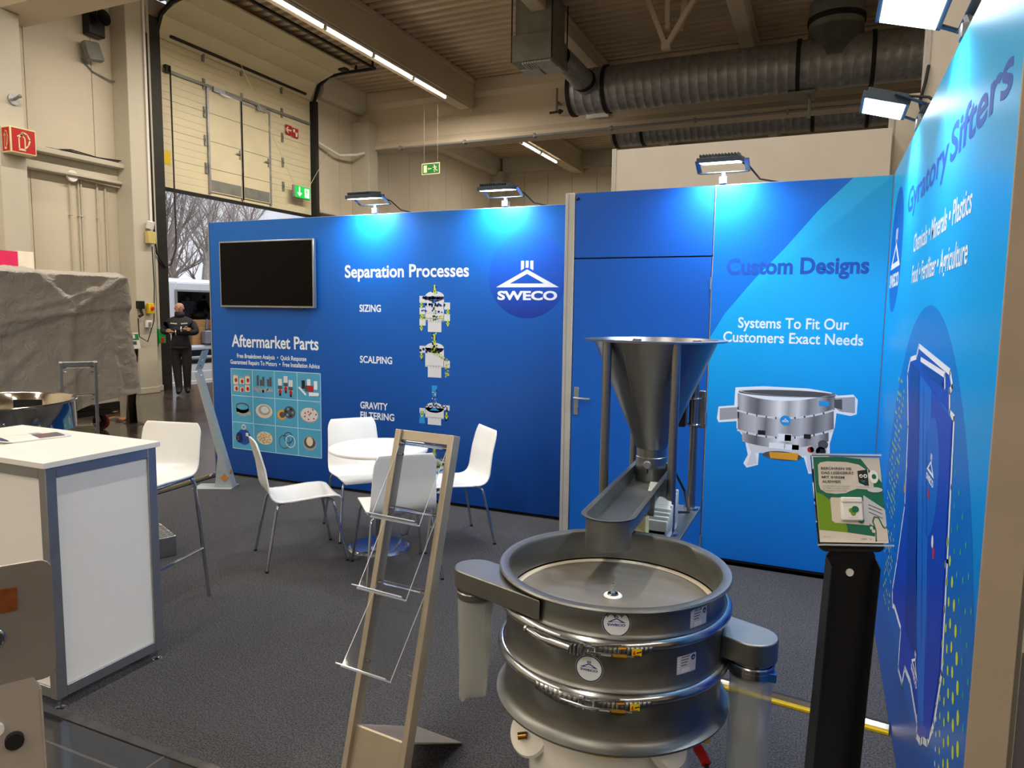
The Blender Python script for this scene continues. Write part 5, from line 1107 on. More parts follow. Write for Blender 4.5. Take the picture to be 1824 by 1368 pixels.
# trough: rounded at the discharge end, flanged lip
W = .078; ya, yb = 2.345, 3.27; xc = -.652; x2 = -.69
def outline(g, n=16):
    pts = [(x2-W-g, yb+g), (xc-W-g, ya)]
    for k in range(1, n): a = PI+PI*k/n; pts.append((xc+(W+g)*math.cos(a), ya+(W+g)*math.sin(a)))
    return pts + [(xc+W+g, ya), (x2+W+g, yb+g)]
def tz(y): return .998+(y-2.3)*.002
i0, i1, lip = outline(0), outline(.003), outline(.019)
m = MB(); m.M = T_; n = len(i0); vs = []
for pts, z in ((lip, 0), (i1, 0), (i0, -.002), (i0, -.062)): vs += [(p[0], p[1], tz(p[1])+z) for p in pts]
fs = []
for r in range(3):
    for k in range(n): k2 = (k+1) % n; fs.append((r*n+k, r*n+k2, (r+1)*n+k2, (r+1)*n+k))
m.add(vs, fs); vs = []
for pts, z in ((lip, -.003), (i1, -.003), (i1, -.065)): vs += [(p[0], p[1], tz(p[1])+z) for p in pts]
fs = []
for r in range(2):
    for k in range(n): k2 = (k+1) % n; fs.append((r*n+k, r*n+k2, (r+1)*n+k2, (r+1)*n+k))
m.add(vs, fs)
m.add([(xc-W*.5, ya-.067, tz(ya)-.062), (xc+W*.5, ya-.067, tz(ya)-.062), (xc+W, ya, tz(ya)-.062), (x2+W, yb, tz(yb)-.062), (x2-W, yb, tz(yb)-.062), (xc-W, ya, tz(ya)-.062)], [(0,1,2,3,4,5)])
trg = m.build('trough', steel_mid, fd, smooth=35)
m = MB(); m.M = T_; vs = []
for z in (0, .885): vs += [(xc+(W+.003)*math.cos(a), ya+(W+.003)*math.sin(a), z or (tz(ya)-(.003 if math.sin(a) < .01 else .063))) for a in [2*PI*k/40 for k in range(40)]]
m.add(vs, [(k, (k+1) % 40, 40+(k+1) % 40, 40+k) for k in range(40)]); m.build('discharge_spout', steel_mid, trg, smooth=60)
for k in range(6):
    for s in (-1, 1):
        yy = 2.4+.15*k; f = (yy-ya)/(yb-ya); xx = xc+(x2-xc)*f+s*(W+.010); m = MB(); m.cyl((xx, yy, tz(yy)-.001), (xx, yy, tz(yy)+.003), .004, n=8); m.build('rivet', galv_dark, trg)
for yy in (2.72, 2.95):
    m = MB(); m.M = T_; m.bar((xc-.02+W+.012, yy, .995), (xc-.025+W+.012, yy, .90), .025, .01, (0, 1, 0)); m.build('side_strap', steel, fd)
dw = mat('drive_grey', '#b9bdb8', .45, var=.03); m = MB(); m.M = T_
m.bar((-.60, 2.83, .80), (-.60, 3.02, .95), .11, .05, (0, 0, 1)); m.box(-.66, -.54, 2.80, 3.05, .765, .82)
for k in range(9): m.box(-.662, -.535, 2.80+.028*k, 2.812+.028*k, .80, .86+.010*k)
m.build('vibratory_drive', dw, fd, bevel=.004)
m = MB(); m.M = T_; m.box(-.72, -.60, 2.70, 2.76, .80, .90); m.build('leaf_spring', mat('spring_yellow', '#cfc48a', .5), fd, bevel=.003); m = MB(); m.M = T_; m.box(-.73, -.57, 2.66, 2.78, .762, .80); m.build('spring_mount', galv_dark, fd, bevel=.004)
m = MB(); m.M = T_; m.cyl((-.60, 2.655, .78), (-.60, 2.645, .78), .012, n=6); m.build('bolt', steel_bright, fd)
m = MB(); m.M = T_; m.box(-.88, -.50, 2.78, 3.45, .745, .761); m.build('base_plate', steel_mid, fd, bevel=.002)
m = MB(); m.M = T_; m.box(-.80, -.60, 2.90, 3.30, .03, .745); m.box(-.86, -.56, 2.82, 3.38, .006, .03); m.build('pedestal', steel, fd, bevel=.004)
m = MB(); m.M = T_; m.tube([(-.60, 3.05, .80), (-.58, 3.2, .79), (-.53, 3.28, .775), (-.545, 3.33, .79), (-.57, 3.38, .85), (-.60, 3.30, .95), (-.61, 3.25, 1.1)], .006, 8); m.build('cable', black_rubber, fd)
# ================================================================== polished sifter behind the counter
ps = thing('polished_sifter', 'mirror polished round sifter ring behind the counter at left', 'sifter', (-5.06, 2.83, -.03), rad(0))
m = MB(); R = .52
pr = [(R-.012, .90), (R-.012, 1.085), (R-.004, 1.093), (R+.006, 1.093), (R+.010, 1.088), (R+.004, 1.083), (R, 1.078), (R, .90)]
m.lathe(pr, 96); m.build('ring', polished, ps, smooth=50)
m = MB(); m.lathe([(R-.03, .90), (R-.012, .905)], 96); m.lathe([(R*.72, .60), (R*.72, .90)], 64); m.build('inner_body', polished, ps)
m = MB(); m.lathe([(.36, .0), (.38, .02), (.38, .62), (.5, .66), (.5, .70)], 48); m.build('base_drum', wp, ps)
for k, a in enumerate((-62, -38, -8)):
    m = MB(); p = cp(a, R+.012, 0); ux, uy = V((-math.sin(rad(a)), math.cos(rad(a)), 0)), V((0, 0, 1))
    m.prism([(-.03, .72), (.16, .72), (.20, .79), (.12, .88), (-.03, .88)], p, ux, uy, V((math.cos(rad(a)), math.sin(rad(a)), 0)), .006); m.prism([(-.06, .70), (-.02, .70), (-.02, .90), (-.06, .90)], p, ux, uy, V((math.cos(rad(a)), math.sin(rad(a)), 0)), .03); bk_ = m.build('bracket_plate', alu_warm, ps, smooth=0)
    for zz in (.76, .85): m = MB(); q = p+ux*-.04; m.cyl((q.x, q.y, zz), (q.x+.045*math.cos(rad(a)), q.y+.045*math.sin(rad(a)), zz), .012, n=10); m.build('bolt', chrome, bk_)
m = MB(); m.obox((.44, -.30, .78), (.09, .05, 0), (-.05, .09, 0), (0, 0, .06)); m.build('motor_cover', wp, ps, bevel=.02, segs=3)
m = MB(); a = rad(120); m.obox(((R-.02)*math.cos(a), (R-.02)*math.sin(a), 1.0), (-.16*math.sin(a), .16*math.cos(a), 0), (.002*math.cos(a), .002*math.sin(a), 0), (0, 0, .038)); m.build('discharge_opening', black_plastic, ps, bevel=.001)
# ================================================================== covered machine at the left
from mathutils import noise as NZ
tarp_mat = mat('tarpaulin_cloth', '#a09b93', .5, var=.06, scale=3, spec=.5, bump=.2, bscale=60)
_t = tarp_mat.node_tree; _b = _t.nodes['Principled BSDF']; _co = [n for n in _t.nodes if n.type == 'TEX_COORD'][0]; _prev = _b.inputs['Normal'].links[0].from_node
for _s, _st in ((5.0, .5), (13.0, .65), (29.0, .5)):
    _n = _t.nodes.new('ShaderNodeTexNoise'); _n.inputs['Scale'].default_value = _s; _n.inputs['Detail'].default_value = 2; _n.inputs['Distortion'].default_value = 1.2
    _a = _t.nodes.new('ShaderNodeMath'); _a.operation = 'SUBTRACT'; _a.inputs[1].default_value = .5; _c = _t.nodes.new('ShaderNodeMath'); _c.operation = 'ABSOLUTE'
    _p = _t.nodes.new('ShaderNodeBump'); _p.inputs['Strength'].default_value = _st; _p.inputs['Distance'].default_value = .28/_s
    _t.links.new(_co.outputs['Object'], _n.inputs['Vector']); _t.links.new(_n.outputs['Fac'], _a.inputs[0]); _t.links.new(_a.outputs[0], _c.inputs[0]); _t.links.new(_c.outputs[0], _p.inputs['Height'])
    _t.links.new(_prev.outputs['Normal'], _p.inputs['Normal']); _t.links.new(_p.outputs['Normal'], _b.inputs['Normal']); _prev = _p
tm = thing('covered_machine', 'big machine hidden under a crumpled grey tarpaulin by the gate', 'machine', (-9.52, 5.22, 0))
def ridged(p, s):
    return 1-abs(NZ.noise(p*s))*2
def seg_d(y, z, a, b, c, d):
    px, pz = c-a, d-b; t = max(0, min(1, ((y-a)*px+(z-b)*pz)/(px*px+pz*pz))); return math.hypot(y-a-t*px, z-b-t*pz)
CREASE = [((1.30, 2.08, .66, 1.70), .032, .05), ((.10, 2.12, .55, 1.72), .030, .05), ((.50, 1.62, -1.3, 1.34), .032, .045), ((.9, 1.9, -.1, 1.62), .025, .04), ((-.2, 2.1, -1.3, 1.72), .03, .06), ((.55, 1.6, .50, .45), .040, .07), ((1.05, 1.6, 1.1, .5), .035, .06), ((-.35, 1.4, -.2, .35), .03, .08), ((-1.0, 1.3, -.8, .4), .03, .07), ((.1, 1.2, -.5, .7), .02, .05), ((.9, 1.1, .2, .6), .02, .05)]
def tarp(u, v):
    """u runs round the box from the far left rear corner; v from the hem to the middle of the top"""
    hx, hy, zt = 1.0, 1.42, 2.13
    seg = [V((-hx, hy)), V((hx, hy)), V((hx, -hy)), V((-hx, -hy)), V((-hx, hy))]; ln = [2*hx, 2*hy, 2*hx, 2*hy]; d = u*sum(ln); k = 0
    while k < 3 and d > ln[k]: d -= ln[k]; k += 1
    b = seg[k].lerp(seg[k+1], min(1, d/ln[k]))
    # rounded corner
    r = .16; q = V((max(-hx+r, min(hx-r, b.x)), max(-hy+r, min(hy-r, b.y)))); o = b-q
    if o.length > 1e-6: b = q+o.normalized()*r
    side = .72
    if v < side:
        f = v/side; fl = (1-f)**1.3*.13
        hem = .30+.22*max(0, (b.y+hy)/(2*hy))**2 + .05*math.sin(5*u*6.28)
        p = V((b.x*(1+fl*.55), b.y*(1+fl*.9), hem+(zt-.05-hem)*f))
        fold = .05*math.sin(b.y*7+2.0*f)*(1-f)*.8
        lid = .045*(1/(1+math.exp((.60+.13*math.tanh(b.y*1.4+.2)-f)*110)))
        nrm = V((b.x/hx if abs(b.x) > hx-.2 else 0, b.y/hy if abs(b.y) > hy-.2 else 0, 0)); nrm = nrm.normalized() if nrm.length else V((1, 0, 0))
        p += nrm*(fold*.4+lid)
    else:
        f = (v-side)/(1-side); p = V((b.x*(1-f)+0, b.y*(1-f), zt-.05*(1-f)**2+.05*math.sin(b.y*3)*f*.3)); nrm = V((0, 0, 1))
    g = p.y*.9+p.z*1.3; cr_ = sum(h_*math.exp(-(seg_d(p.y, p.z, *c_)/w_)**2) for c_, h_, w_ in CREASE) if p.x > .5 else 0; w = cr_+.022*(ridged(p+V((3, 1, 0)), 1.3)-.4)+.012*(ridged(p+V((0, 7, 2)), 4.1)-.4)+.007*(ridged(p, 9.0)-.4)+.012*abs(math.sin(3.1*g+1.2*NZ.noise(p*1.1)))*(1 if p.z > 1.35 else .5)+.014*math.sin(6.5*p.y+1.5*NZ.noise(p))*max(0, 1.5-p.z)
    return p+nrm*w
m = MB(); m.grid(tarp, 300, 120, True); m.build('tarpaulin', tarp_mat, tm, smooth=80)
m = MB(); m.box(-.85, .85, -1.2, 1.2, .26, .34); m.box(-.85, .8, -1.15, .8, .34, 1.9); m.build('machine_frame', dark_steel, tm, bevel=.01)
def caster(x, y, rz):
    c = MB(); R = Matrix.Translation((x, y, 0)) @ Matrix.Rotation(rz, 4, 'Z'); c.M = R
    c.box(-.06, .06, -.05, .05, .235, .26)
    for s in (-1, 1): c.bar((-.01, s*.032, .24), (.045, s*.032, .115), .055, .006, (0, 1, 0))
    f = c.build('caster_fork', brass, tm, bevel=.003)
    w = MB(); w.M = R @ Matrix.Translation((.045, 0, .115)) @ Matrix.Rotation(PI/2, 4, 'X'); w.lathe([(.085, -.02), (.108, -.022), (.115, -.01), (.115, .01), (.108, .022), (.085, .02)], 36); w.build('tyre', mat('red_tyre', '#8c2a20', .6), f)
    w = MB(); w.M = R @ Matrix.Translation((.045, 0, .115)) @ Matrix.Rotation(PI/2, 4, 'X'); w.lathe([(0, -.024), (.02, -.024), (.02, -.012), (.085, -.014), (.085, .014), (.02, .012), (.02, .024), (0, .024)], 36); w.build('wheel', black_plastic, f)
caster(.44, 1.28, rad(20)); caster(.85, -1.0, rad(-15))
m = MB(); m.bar((.44, .2, .30), (.44, 1.3, .30), .05, .05); m.build('axle_bar', alu, tm)
tp_ = thing('trestle', 'black folding trestle legs under the edge of the grey tarpaulin', 'trestle', (-10.35, 8.05, 0), rad(-38))
for a, b in (((-.32, 0, .02), (.25, 0, .72)), ((.38, .0, .02), (-.25, .0, .72))):
    m = MB(); m.bar(a, b, .04, .04, (0, 1, 0)); m.build('leg', black_plastic, tp_)
m = MB(); m.bar((-.3, 0, .74), (.3, 0, .74), .05, .03); m.bar((-.45, .05, .30), (.1, .05, .30), .03, .03); m.parts('cross_bar', black_plastic, tp_)
bxw = thing('white_crate', 'white box with black base standing behind the tarpaulin hem', 'box', (-11.0, 7.65, 0), rad(8))
m = MB(); m.box(-.45, .45, -.25, .25, .13, .62); m.build('body', mat('crate_white', '#cfc9b8', .6, var=.06), bxw, bevel=.01); m = MB(); m.box(-.46, .46, -.26, .26, .0, .13); m.build('base', black_plastic, bxw)
for k, (x, y, a) in enumerate(((-10.35, 7.55, .4), (-9.75, 7.15, 1.2), (-9.55, 7.25, 2.0))):
    m = MB(); m.grid(lambda u, v: V((x+(u-.5)*.34*math.cos(a)-(v-.5)*.10*math.sin(a), y+(u-.5)*.34*math.sin(a)+(v-.5)*.10*math.cos(a), .012+.02*math.sin(5*u+k)**2)), 8, 3); tag(m.build('packing_paper', orange_tape, solid=.002), ['strip of brown packing paper by the trestle feet', 'crumpled brown paper left of the caster', 'scrap of brown paper nearest the brown steel stand'][k], 'paper')
# pink and cream sign block in front of the left pillar
pk_ = thing('booth_sign', 'pink and cream sign block above the tarpaulin at the left edge', 'sign', (-11.6, 6.9, 0))
m = MB(); q0, q1 = ony(-40, 447, 6.7), ony(30, 480, 6.7); m = MB()
pink_z1, pink_z0 = onx(20, 447, -11.3).z, onx(20, 482, -11.3).z
ym = onx(32, 460, -11.3).y
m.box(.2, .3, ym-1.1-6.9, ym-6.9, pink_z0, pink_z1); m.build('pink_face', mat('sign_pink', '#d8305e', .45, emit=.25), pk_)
yr = onx(60, 460, -11.3).y
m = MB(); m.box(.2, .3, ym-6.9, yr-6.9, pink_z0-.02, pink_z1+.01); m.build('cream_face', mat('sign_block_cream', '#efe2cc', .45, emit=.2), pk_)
m = MB(); m.box(.0, .2, ym-1.0-6.9, yr-.05-6.9, .0, pink_z1-.02); m.build('stand_body', hall_pillar, pk_)
# ================================================================== people
skin = mat('skin', '#b98c78', .5, var=.05); navy = mat('navy_jacket', '#12141d', .7, var=.15, scale=20); trouser = mat('black_trousers', '#141316', .8, var=.15, scale=20); shoe = mat('black_shoe', '#0e0d0d', .5); hairm = mat('brown_hair', '#6a4434', .8, var=.2, scale=60); hair_b = mat('dark_hair', '#1a1412', .8, var=.2, scale=60)
def skin_mesh(name, joints, edges, mats, assign, parent, sub=2, root='pelvis'):
    names_ = list(joints); me = D.meshes.new(name); me.from_pydata([joints[n][:3] for n in names_], [(names_.index(a), names_.index(b)) for a, b in edges], [])
    o = D.objects.new(name, me); COL.objects.link(o)
    md = o.modifiers.new('skin', 'SKIN'); md.use_smooth_shade = True
    if not me.skin_vertices: pass
    sk = me.skin_vertices[0].data if me.skin_vertices else None
    if sk is None:
        bpy.context.view_layer.objects.active = o; o.select_set(True); bpy.ops.object.modifier_remove(modifier='skin'); bpy.ops.object.modifier_add(type='SKIN'); o.modifiers[0].use_smooth_shade = True; sk = me.skin_vertices[0].data
    for i, n in enumerate(names_):
        r = joints[n][3:]; sk[i].radius = (r[0], r[1] if len(r) > 1 else r[0]); sk[i].use_root = (n == root)
    sb = o.modifiers.new('sub', 'SUBSURF'); sb.levels = sub; sb.render_levels = sub
    bpy.context.view_layer.update()
    ev = o.evaluated_get(bpy.context.evaluated_depsgraph_get()); nm = D.meshes.new_from_object(ev)
    D.objects.remove(o); o2 = D.objects.new(name, nm); COL.objects.link(o2); nm.materials.clear()
    for mm in mats: nm.materials.append(mm)
    for p in nm.polygons: p.material_index = assign(p.center); p.use_smooth = True
    o2.parent = parent; return o2
def head_parts(t, c, r, hair, bald=False):
    """c head centre, face looks along +x of t"""
    for s in (-1, 1):
        m = MB(); m.ball(c+V((r*.84, s*r*.36, r*.10)), r*.085, 8); m.build('eye', mat('eye_dark', '#2a2220', .4), t)
        m = MB(); m.ball(c+V((r*.02, s*r*.84, -.02)), r*.26, 10, (.7, .4, 1.0)); m.build('ear', skin, t)
    m = MB(); m.ball(c+V((r*.92, 0, -r*.10)), r*.17, 10, (.8, .6, 1.5)); m.build('nose', skin, t)
    m = MB(); m.ball(c+V((r*.82, 0, -r*.52)), r*.24, 10, (.4, 1.1, .16)); m.build('mouth', mat('lips', '#8d5848', .5), t)
    m = MB()
    if bald: m.ball(c+V((-r*.30, 0, -r*.10)), r*.80, 14, (.80, 1.13, .62)); m.build('hair', mat('grey_stubble', '#8a7468', .8, var=.2), t)
    else: m.ball(c+V((-r*.12, 0, r*.22)), r*1.02, 16, (1.0, .92, .98)); m.build('hair', hair, t)
def hand(t, w, d, up, r=.008, mt=None):
    """palm from wrist w along d; five fingers, curled about the palm normal"""
    w, d, up = V(w), V(d).normalized(), V(up).normalized(); sd = d.cross(up).normalized(); j = {'wrist': (*w, .024, .018), 'palm': (*(w+d*.05), .036, .016), 'knuckle': (*(w+d*.085), .036, .013)}; e = [('wrist', 'palm'), ('palm', 'knuckle')]
    o = skin_mesh('hand', j, e, [skin], lambda c: 0, t, 2, 'wrist')
    for k, L in enumerate((.062, .072, .066, .05)):
        b = w+d*.085+sd*(-.027+.018*k); jj = {'a': (*(b-d*.02), .009), 'b': (*(b+d*L*.45-up*.006), .0085), 'c': (*(b+d*L*.8-up*.02), .008), 'e': (*(b+d*L-up*.034), .0065)}
        f = skin_mesh('finger', jj, [('a', 'b'), ('b', 'c'), ('c', 'e')], [skin], lambda c: 0, o, 1, 'a')
    b = w+d*.03-sd*.032; jj = {'a': (*(b+sd*.012), .012), 'b': (*(b-sd*.018+d*.025), .010), 'c': (*(b-sd*.022+d*.055-up*.012), .0085)}; skin_mesh('thumb', jj, [('a', 'b'), ('b', 'c')], [skin], lambda c: 0, o, 1, 'a')
    return o
gp = onz(325, 702)
dirc = math.atan2(-gp.y, -gp.x)
man = thing('person', 'bald man in dark uniform with crossed arms standing in the gateway', 'person', (gp.x, gp.y, 0), dirc-.12)
J = {'pelvis': (0,0,.93,.185,.15), 'waist': (0,0,1.08,.20,.16), 'chest': (.0,0,1.27,.205,.165), 'uchest': (-.01,0,1.41,.145,.13), 'neckb': (-.01,0,1.52,.080,.080), 'neck': (0,0,1.575,.060,.060), 'jaw': (.028,0,1.635,.066,.068), 'head': (.018,0,1.70,.086,.094), 'crown': (.0,0,1.775,.060,.066),
     'shl': (0,.215,1.395,.085,.085), 'ell': (.07,.30,1.20,.078,.078), 'wrl': (.225,-.06,1.22,.046,.046), 'shr': (0,-.215,1.395,.085,.085), 'elr': (.07,-.30,1.20,.078,.078), 'wrr': (.255,.06,1.275,.046,.046),
     'hpl': (0,.10,.88,.115,.12), 'knl': (.03,.10,.50,.085,.088), 'anl': (.0,.095,.10,.062,.066), 'tol': (.13,.115,.045,.045,.038), 'hpr': (0,-.10,.88,.115,.12), 'knr': (.05,-.07,.50,.085,.088), 'anr': (.10,-.04,.10,.062,.066), 'tor': (.24,-.05,.045,.045,.038)}
E_ = [('pelvis','waist'),('waist','chest'),('chest','uchest'),('uchest','neckb'),('neckb','neck'),('neck','jaw'),('jaw','head'),('head','crown'),('uchest','shl'),('shl','ell'),('ell','wrl'),('uchest','shr'),('shr','elr'),('elr','wrr'),('pelvis','hpl'),('hpl','knl'),('knl','anl'),('anl','tol'),('pelvis','hpr'),('hpr','knr'),('knr','anr'),('anr','tor')]
def who(c):
    if c.z < .11: return 3
    if c.z < .93: return 2
    if c.z > 1.56: return 0
    return 1
skin_mesh('body', J, E_, [skin, navy, trouser, shoe], who, man)
head_parts(man, V((.025, 0, 1.685)), .093, hairm, True)
hand(man, (.225, -.075, 1.22), (-.1, -1, .25), (1, .1, .1)); hand(man, (.25, .075, 1.28), (-.35, 1, -.1), (1, .3, .2))
m = MB(); m.lathe([(.092, 1.50), (.086, 1.55), (.082, 1.60)], 24, (-.003, 0, 0)); m.build('collar', navy, man, solid=.01)
refl = mat('reflective_grey', '#c8cac0', .5)
for s in (-1, 1):
    m = MB(); m.bar((.158, s*.035, 1.375), (.140, s*.15, 1.385), .004, .022, (0, 0, 1)); m.build('chest_lettering', refl, man)
m = MB(); m.tube([(.235, -.05, 1.175), (.275, -.05, 1.22), (.235, -.05, 1.265)], .011, 8); m.build('cuff_band', refl, man); m = MB(); m.tube([(.265, .05, 1.23), (.305, .05, 1.275), (.265, .05, 1.32)], .011, 8); m.build('cuff_band', refl, man)
m = MB(); m.lathe([(.190, .90), (.196, .92), (.190, .94)], 28); m.build('belt', black_rubber, man)
# ================================================================== outside: van, road, trees
van_w = mat('van_paint', '#e6e9f0', .25, var=.02, coat=.5); van_in = mat('van_interior', '#9a9aa0', .7, var=.1); wood = mat('plywood', '#b98a58', .6, var=.15, scale=4, stretch=(1, 1, 12))
VX = -17.2
van = thing('van', 'white delivery van parked outside with its side door open', 'van', (VX, 13.0, 0))
f_ = lambda u, v: onx(u, v, VX)
dl, dr_ = f_(316, 560).y-13, f_(390, 560).y-13          # door opening
zt_, z0_ = 2.40, .42
m = MB()                                                    # side with the opening, body shell
m.box(-.05, 0, -2.6, dl, z0_, zt_); m.box(-.05, 0, dr_, 5.4, z0_, zt_); m.box(-.05, 0, dl, dr_, 2.16, zt_); m.box(-.05, 0, dl, dr_, z0_, .55)
m.box(-2.0, -1.95, -2.6, 5.4, z0_, zt_); m.box(-2.0, 0, -2.65, -2.6, z0_, zt_); m.box(-2.0, 0, 5.4, 5.45, z0_, zt_)
m.prism([(0, zt_), (-.12, zt_+.10), (-.6, zt_+.15), (-1.4, zt_+.15), (-1.88, zt_+.10), (-2.0, zt_)], (0, -2.65, 0), (1,0,0), (0,0,1), (0,1,0), 8.1); m.build('body', van_w, van, bevel=.02)
m = MB(); m.box(-1.94, -.06, -2.55, 5.35, .50, .56); m.box(-1.94, -1.90, -2.55, 5.35, .56, 2.36); m.box(-1.9, -.06, dl-.6, dl-.55, .56, 2.36); m.box(-1.9, -.06, dr_+.62, dr_+.66, .56, 2.36); m.build('load_bay', van_in, van, smooth=0)
m = MB(); m.box(-1.89, -1.86, dl-.5, dr_+.62, 1.90, 1.96); m.build('lashing_rail', alu, van)
m = MB(); m.box(.0, .015, -2.6, dl-.02, .95, .985); m.box(0, .02, -2.6, dl-.02, .45, .60); m.build('side_moulding', mat('van_moulding', '#9fa3ac', .5), van)
m = MB(); m.box(.0, .03, dl-.07, dl, .5, 2.2); m.box(0, .03, dl, dr_, 2.14, 2.2); m.build('door_frame', grey_plastic, van, bevel=.005)
m = MB(); m.box(.0, .10, dl-.1, dr_+.2, .42, .50); m.build('step', mat('van_step', '#b9bcc4', .4), van, bevel=.01)
m = MB(); m.box(.03, .07, dr_-.18, dr_+1.2, .45, 2.25); m.build('sliding_door', van_w, van, bevel=.015)
m = MB(); m.box(-.002, .012, dl-1.25, dl-.25, 1.2, 1.6); m.build('lettering_panel', mat('van_sticker', '#d9dce4', .4), van)
for yy in (dl-1.1, dr_+2.4):
    m = MB(); m.M = Matrix.Translation((-.14, yy, .34)) @ Matrix.Rotation(PI/2, 4, 'Y'); m.lathe([(0, -.1), (.2, -.1), (.33, -.1), (.35, -.06), (.35, .08), (.33, .11), (.22, .10), (.20, .06), (0, .06)], 36); m.build('wheel', black_rubber, van)
m = MB(); m.box(-1.9, -.1, -2.5, 5.3, .22, .42); m.build('underbody', black_plastic, van)
cr = thing('wooden_crate', 'pale wooden crate standing in the open van', 'crate', (VX-.55, 13+dr_-.42, .56))
m = MB()
for k in range(4): m.box(-.4, .4, -.52, .32, .19*k, .19*k+.184)
m.build('boards', wood, cr, bevel=.004); m = MB(); m.box(.40, .42, -.5, -.43, 0, .76); m.box(.40, .42, .2, .27, 0, .76); m.build('batten', wood, cr)
m = MB(); m.tube([(.43, .06, .78), (.44, .02, .45), (.46, -.06, .2), (.47, -.03, .0)], .018, 8); tag(m.build('lashing_strap', mat('blue_strap', '#6a9ad8', .6)), None, None)
sp2 = D.objects['lashing_strap']; sp2.location = cr.location; tag(sp2, 'blue lashing strap hanging over the wooden crate', 'strap')
sc_ = thing('suitcase', 'silver hard suitcase standing in front of the wooden crate', 'suitcase', (VX-.03, 13+dr_-.40, .56)); m = MB(); m.box(-.10, .10, -.2, .2, .03, .42); m.build('case', mat('suitcase_silver', '#9aa2ac', .35, metal=.4), sc_, bevel=.03, segs=3); m = MB(); m.tube([(0, -.08, .42), (0, -.08, .47), (0, .08, .47), (0, .08, .42)], .012, 8); m.box(-.1, .1, .2, .21, .05, .4); m.build('handle', black_plastic, sc_)
bg_ = thing('black_bag', 'dark bag lying on top of the wooden crate', 'bag', (VX-.5, 13+dr_-.30, 1.32)); m = MB(); m.ball((0, 0, .12), .20, 14, (.9, 1.4, .55)); m.build('bag_body', black_rubber, bg_); m = MB(); m.tube([(0, -.14, .19), (0, -.06, .28), (0, .06, .28), (0, .14, .19)], .014, 8); m.build('handle', black_rubber, bg_)
def loader(label, x, y, z, rz, hair, lean, top):
    t = thing('person', label, 'person', (x, y, z+.005), rz)
    t.scale = (.92, .92, .92)
    L = lean
    j = {'pelvis': (0,0,.92,.14,.12), 'waist': (L*.3,0,1.05,.14,.12), 'chest': (L*.8,0,1.20,.17,.13), 'uchest': (L*1.1,0,1.33,.15,.115), 'neckb': (L*1.3,0,1.42,.07,.07), 'neck': (L*1.4,0,1.46,.055,.055), 'jaw': (L*1.5+.03,0,1.51,.062,.064), 'head': (L*1.55+.03,0,1.57,.085,.092), 'crown': (L*1.6+.01,0,1.64,.07,.074),
         'shl': (L*1.15,.18,1.37,.075,.075), 'ell': (L*1.1+.12,.24,1.12,.055,.055), 'wrl': (L*1.1+.33,.18,1.02,.04,.04), 'shr': (L*1.15,-.18,1.37,.075,.075), 'elr': (L*1.1+.12,-.24,1.12,.055,.055), 'wrr': (L*1.1+.33,-.18,1.02,.04,.04),
         'hpl': (0,.10,.86,.11,.115), 'knl': (.04,.10,.48,.072,.075), 'anl': (0,.10,.09,.05,.055), 'tol': (.13,.11,.045,.042,.036), 'hpr': (0,-.10,.86,.11,.115), 'knr': (.04,-.10,.48,.072,.075), 'anr': (0,-.10,.09,.05,.055), 'tor': (.13,-.11,.045,.042,.036)}
    skin_mesh('body', j, E_, [skin, top, trouser, shoe], lambda c: 3 if c.z < .1 else 2 if c.z < .9 else 0 if c.z > 1.455 else 1, t)
    head_parts(t, V((L*1.55+.035, 0, 1.565)), .09, hair)
    hand(t, (L*1.1+.33, .18, 1.02), (1, 0, -.4), (0, 0, 1)); hand(t, (L*1.1+.33, -.18, 1.02), (1, 0, -.4), (0, 0, 1)); return t
pA_, pB_ = f_(334, 560), f_(345, 560)
loader('person with reddish brown hair working inside the open van', VX-1.15, onx(337, 540, VX-1.15).y, .56, rad(150), hairm, .12, mat('grey_shirt', '#6a7282', .8, var=.5, scale=24))
loader('person with dark hair bending over the bag inside the van', VX-1.35, onx(348, 540, VX-1.35).y, .56, rad(75), hair_b, .22, navy)
# road markings and kerb
line_w = mat('road_white', '#d8d8da', .7, var=.08)
for x, w, lab in ((-13.3, .12, 'white painted road line just outside the gate'), (-15.2, .10, 'white painted road line nearer the parked van')):
    m = MB(); m.box(x-w/2, x+w/2, 4, 30, -.009, -.004); tag(m.build('road_line', line_w, smooth=0), lab, 'road marking')
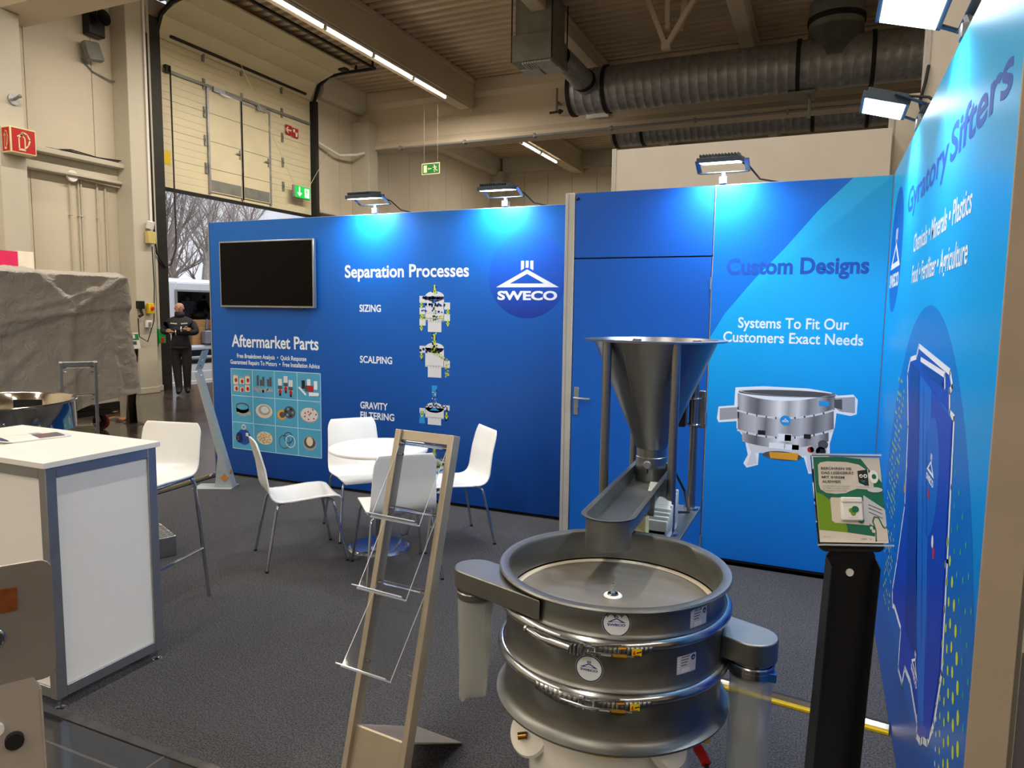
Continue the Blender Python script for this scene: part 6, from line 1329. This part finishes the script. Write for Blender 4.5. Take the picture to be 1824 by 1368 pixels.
# bare trees
bark = mat('bark', '#80766e', .9, var=.25, scale=12); bark2 = mat('bark_pale', '#9a948c', .9, var=.25, scale=10); twig_red = mat('twig_reddish', '#8d7470', .9, var=.2)
def tree_mesh(seed, H, mts, dens=1.0):
    R = random.Random(seed); m = MB()
    def branch(p, d, L, r, lv):
        n = 4 if lv < 2 else 3; pts = [p]; rs = [r]; q = p.copy(); dd = d.copy()
        for k in range(n):
            dd = (dd+V((R.uniform(-1, 1), R.uniform(-1, 1), R.uniform(-.3, .7)))*(.14 if lv == 0 else .26)).normalized(); q = q+dd*L/n; pts.append(q.copy()); rs.append(max(.005, r*(1-.78*(k+1)/n)))
        m.m = 0 if lv < 2 else 1
        m.tube(pts, rs, 7 if lv == 0 else 4 if lv < 3 else 3, False)
        if lv >= 3: return
        nb_ = (int(9*dens), int(8*dens), 7, 4)[lv]
        for k in range(nb_):
            t_ = R.uniform(.28, 1) if lv == 0 else R.uniform(.2, 1); i = min(n-1, int(t_*n)); pp_ = pts[i].lerp(pts[i+1], t_*n-i)
            ax = V((R.uniform(-1, 1), R.uniform(-1, 1), R.uniform(.1, .9))).normalized(); nd = (dd*.55+ax*.8).normalized(); branch(pp_, nd, L*R.uniform(.40, .62), max(.006, rs[i]*.48), lv+1)
    branch(V((0, 0, -.1)), V((0, 0, 1)), H*.62, H*.022, 0); return m
treeL = ['slender bare tree', 'pale barked bare tree', 'reddish twigged bare tree']
protos = []
for s in range(3):
    tm_ = tree_mesh(40+s, 12.5, None); r = tm_.build('bare_tree', [(bark, bark2, bark)[s], (bark, bark2, twig_red)[s]], None, smooth=0); protos.append(r)
spots = [(-30, 24.5, 0, .95), (-31, 28.5, 1, 1.0), (-33, 33.5, 2, .9), (-36, 29.5, 0, 1.15), (-37, 36.5, 1, 1.1), (-39, 33, 2, 1.15), (-43, 40, 0, 1.2), (-46, 46, 1, 1.2)]
for i, (x, y, s, sc1) in enumerate(spots):
    o = protos[s] if not protos[s].get('label') else protos[s].copy()
    if protos[s].get('label'): COL.objects.link(o)
    o.location = (x, y, 0); o.rotation_euler = (0, 0, i*1.7); o.scale = (sc1, sc1, sc1)
    tag(o, treeL[s]+' in the wood beyond the road', 'tree', 'bare trees seen through the gate')
# brush under the trees
br_ = MB(); RR = random.Random(5)
for k in range(2600):
    x, y = RR.uniform(-58, -30), RR.uniform(20, 62); h = RR.uniform(.5, 2.6); p = V((x, y, 0)); a = V((RR.uniform(-.5, .5), RR.uniform(-.5, .5), 1))
    br_.tube([p, p+a*h*.5, p+a*h+V((RR.uniform(-.3, .3), RR.uniform(-.3, .3), 0))], [.03, .02, .008], 3, False)
o = br_.build('brushwood', twig_red, smooth=0); tag(o, 'tangled leafless brushwood under the trees', 'bushes', None, 'stuff')
m = MB(); m.grid(lambda u, v: V((-60-6*math.sin(9*u), 5+75*u, v*(3.2+1.2*math.sin(31*u)+.8*math.sin(77*u)))), 60, 3); o = m.build('far_hedge', mat('far_wood', '#6d625c', .95, var=.3, scale=.8), smooth=0); tag(o, 'distant grey brown hedge line behind the bare trees', 'hedge', None, 'stuff')
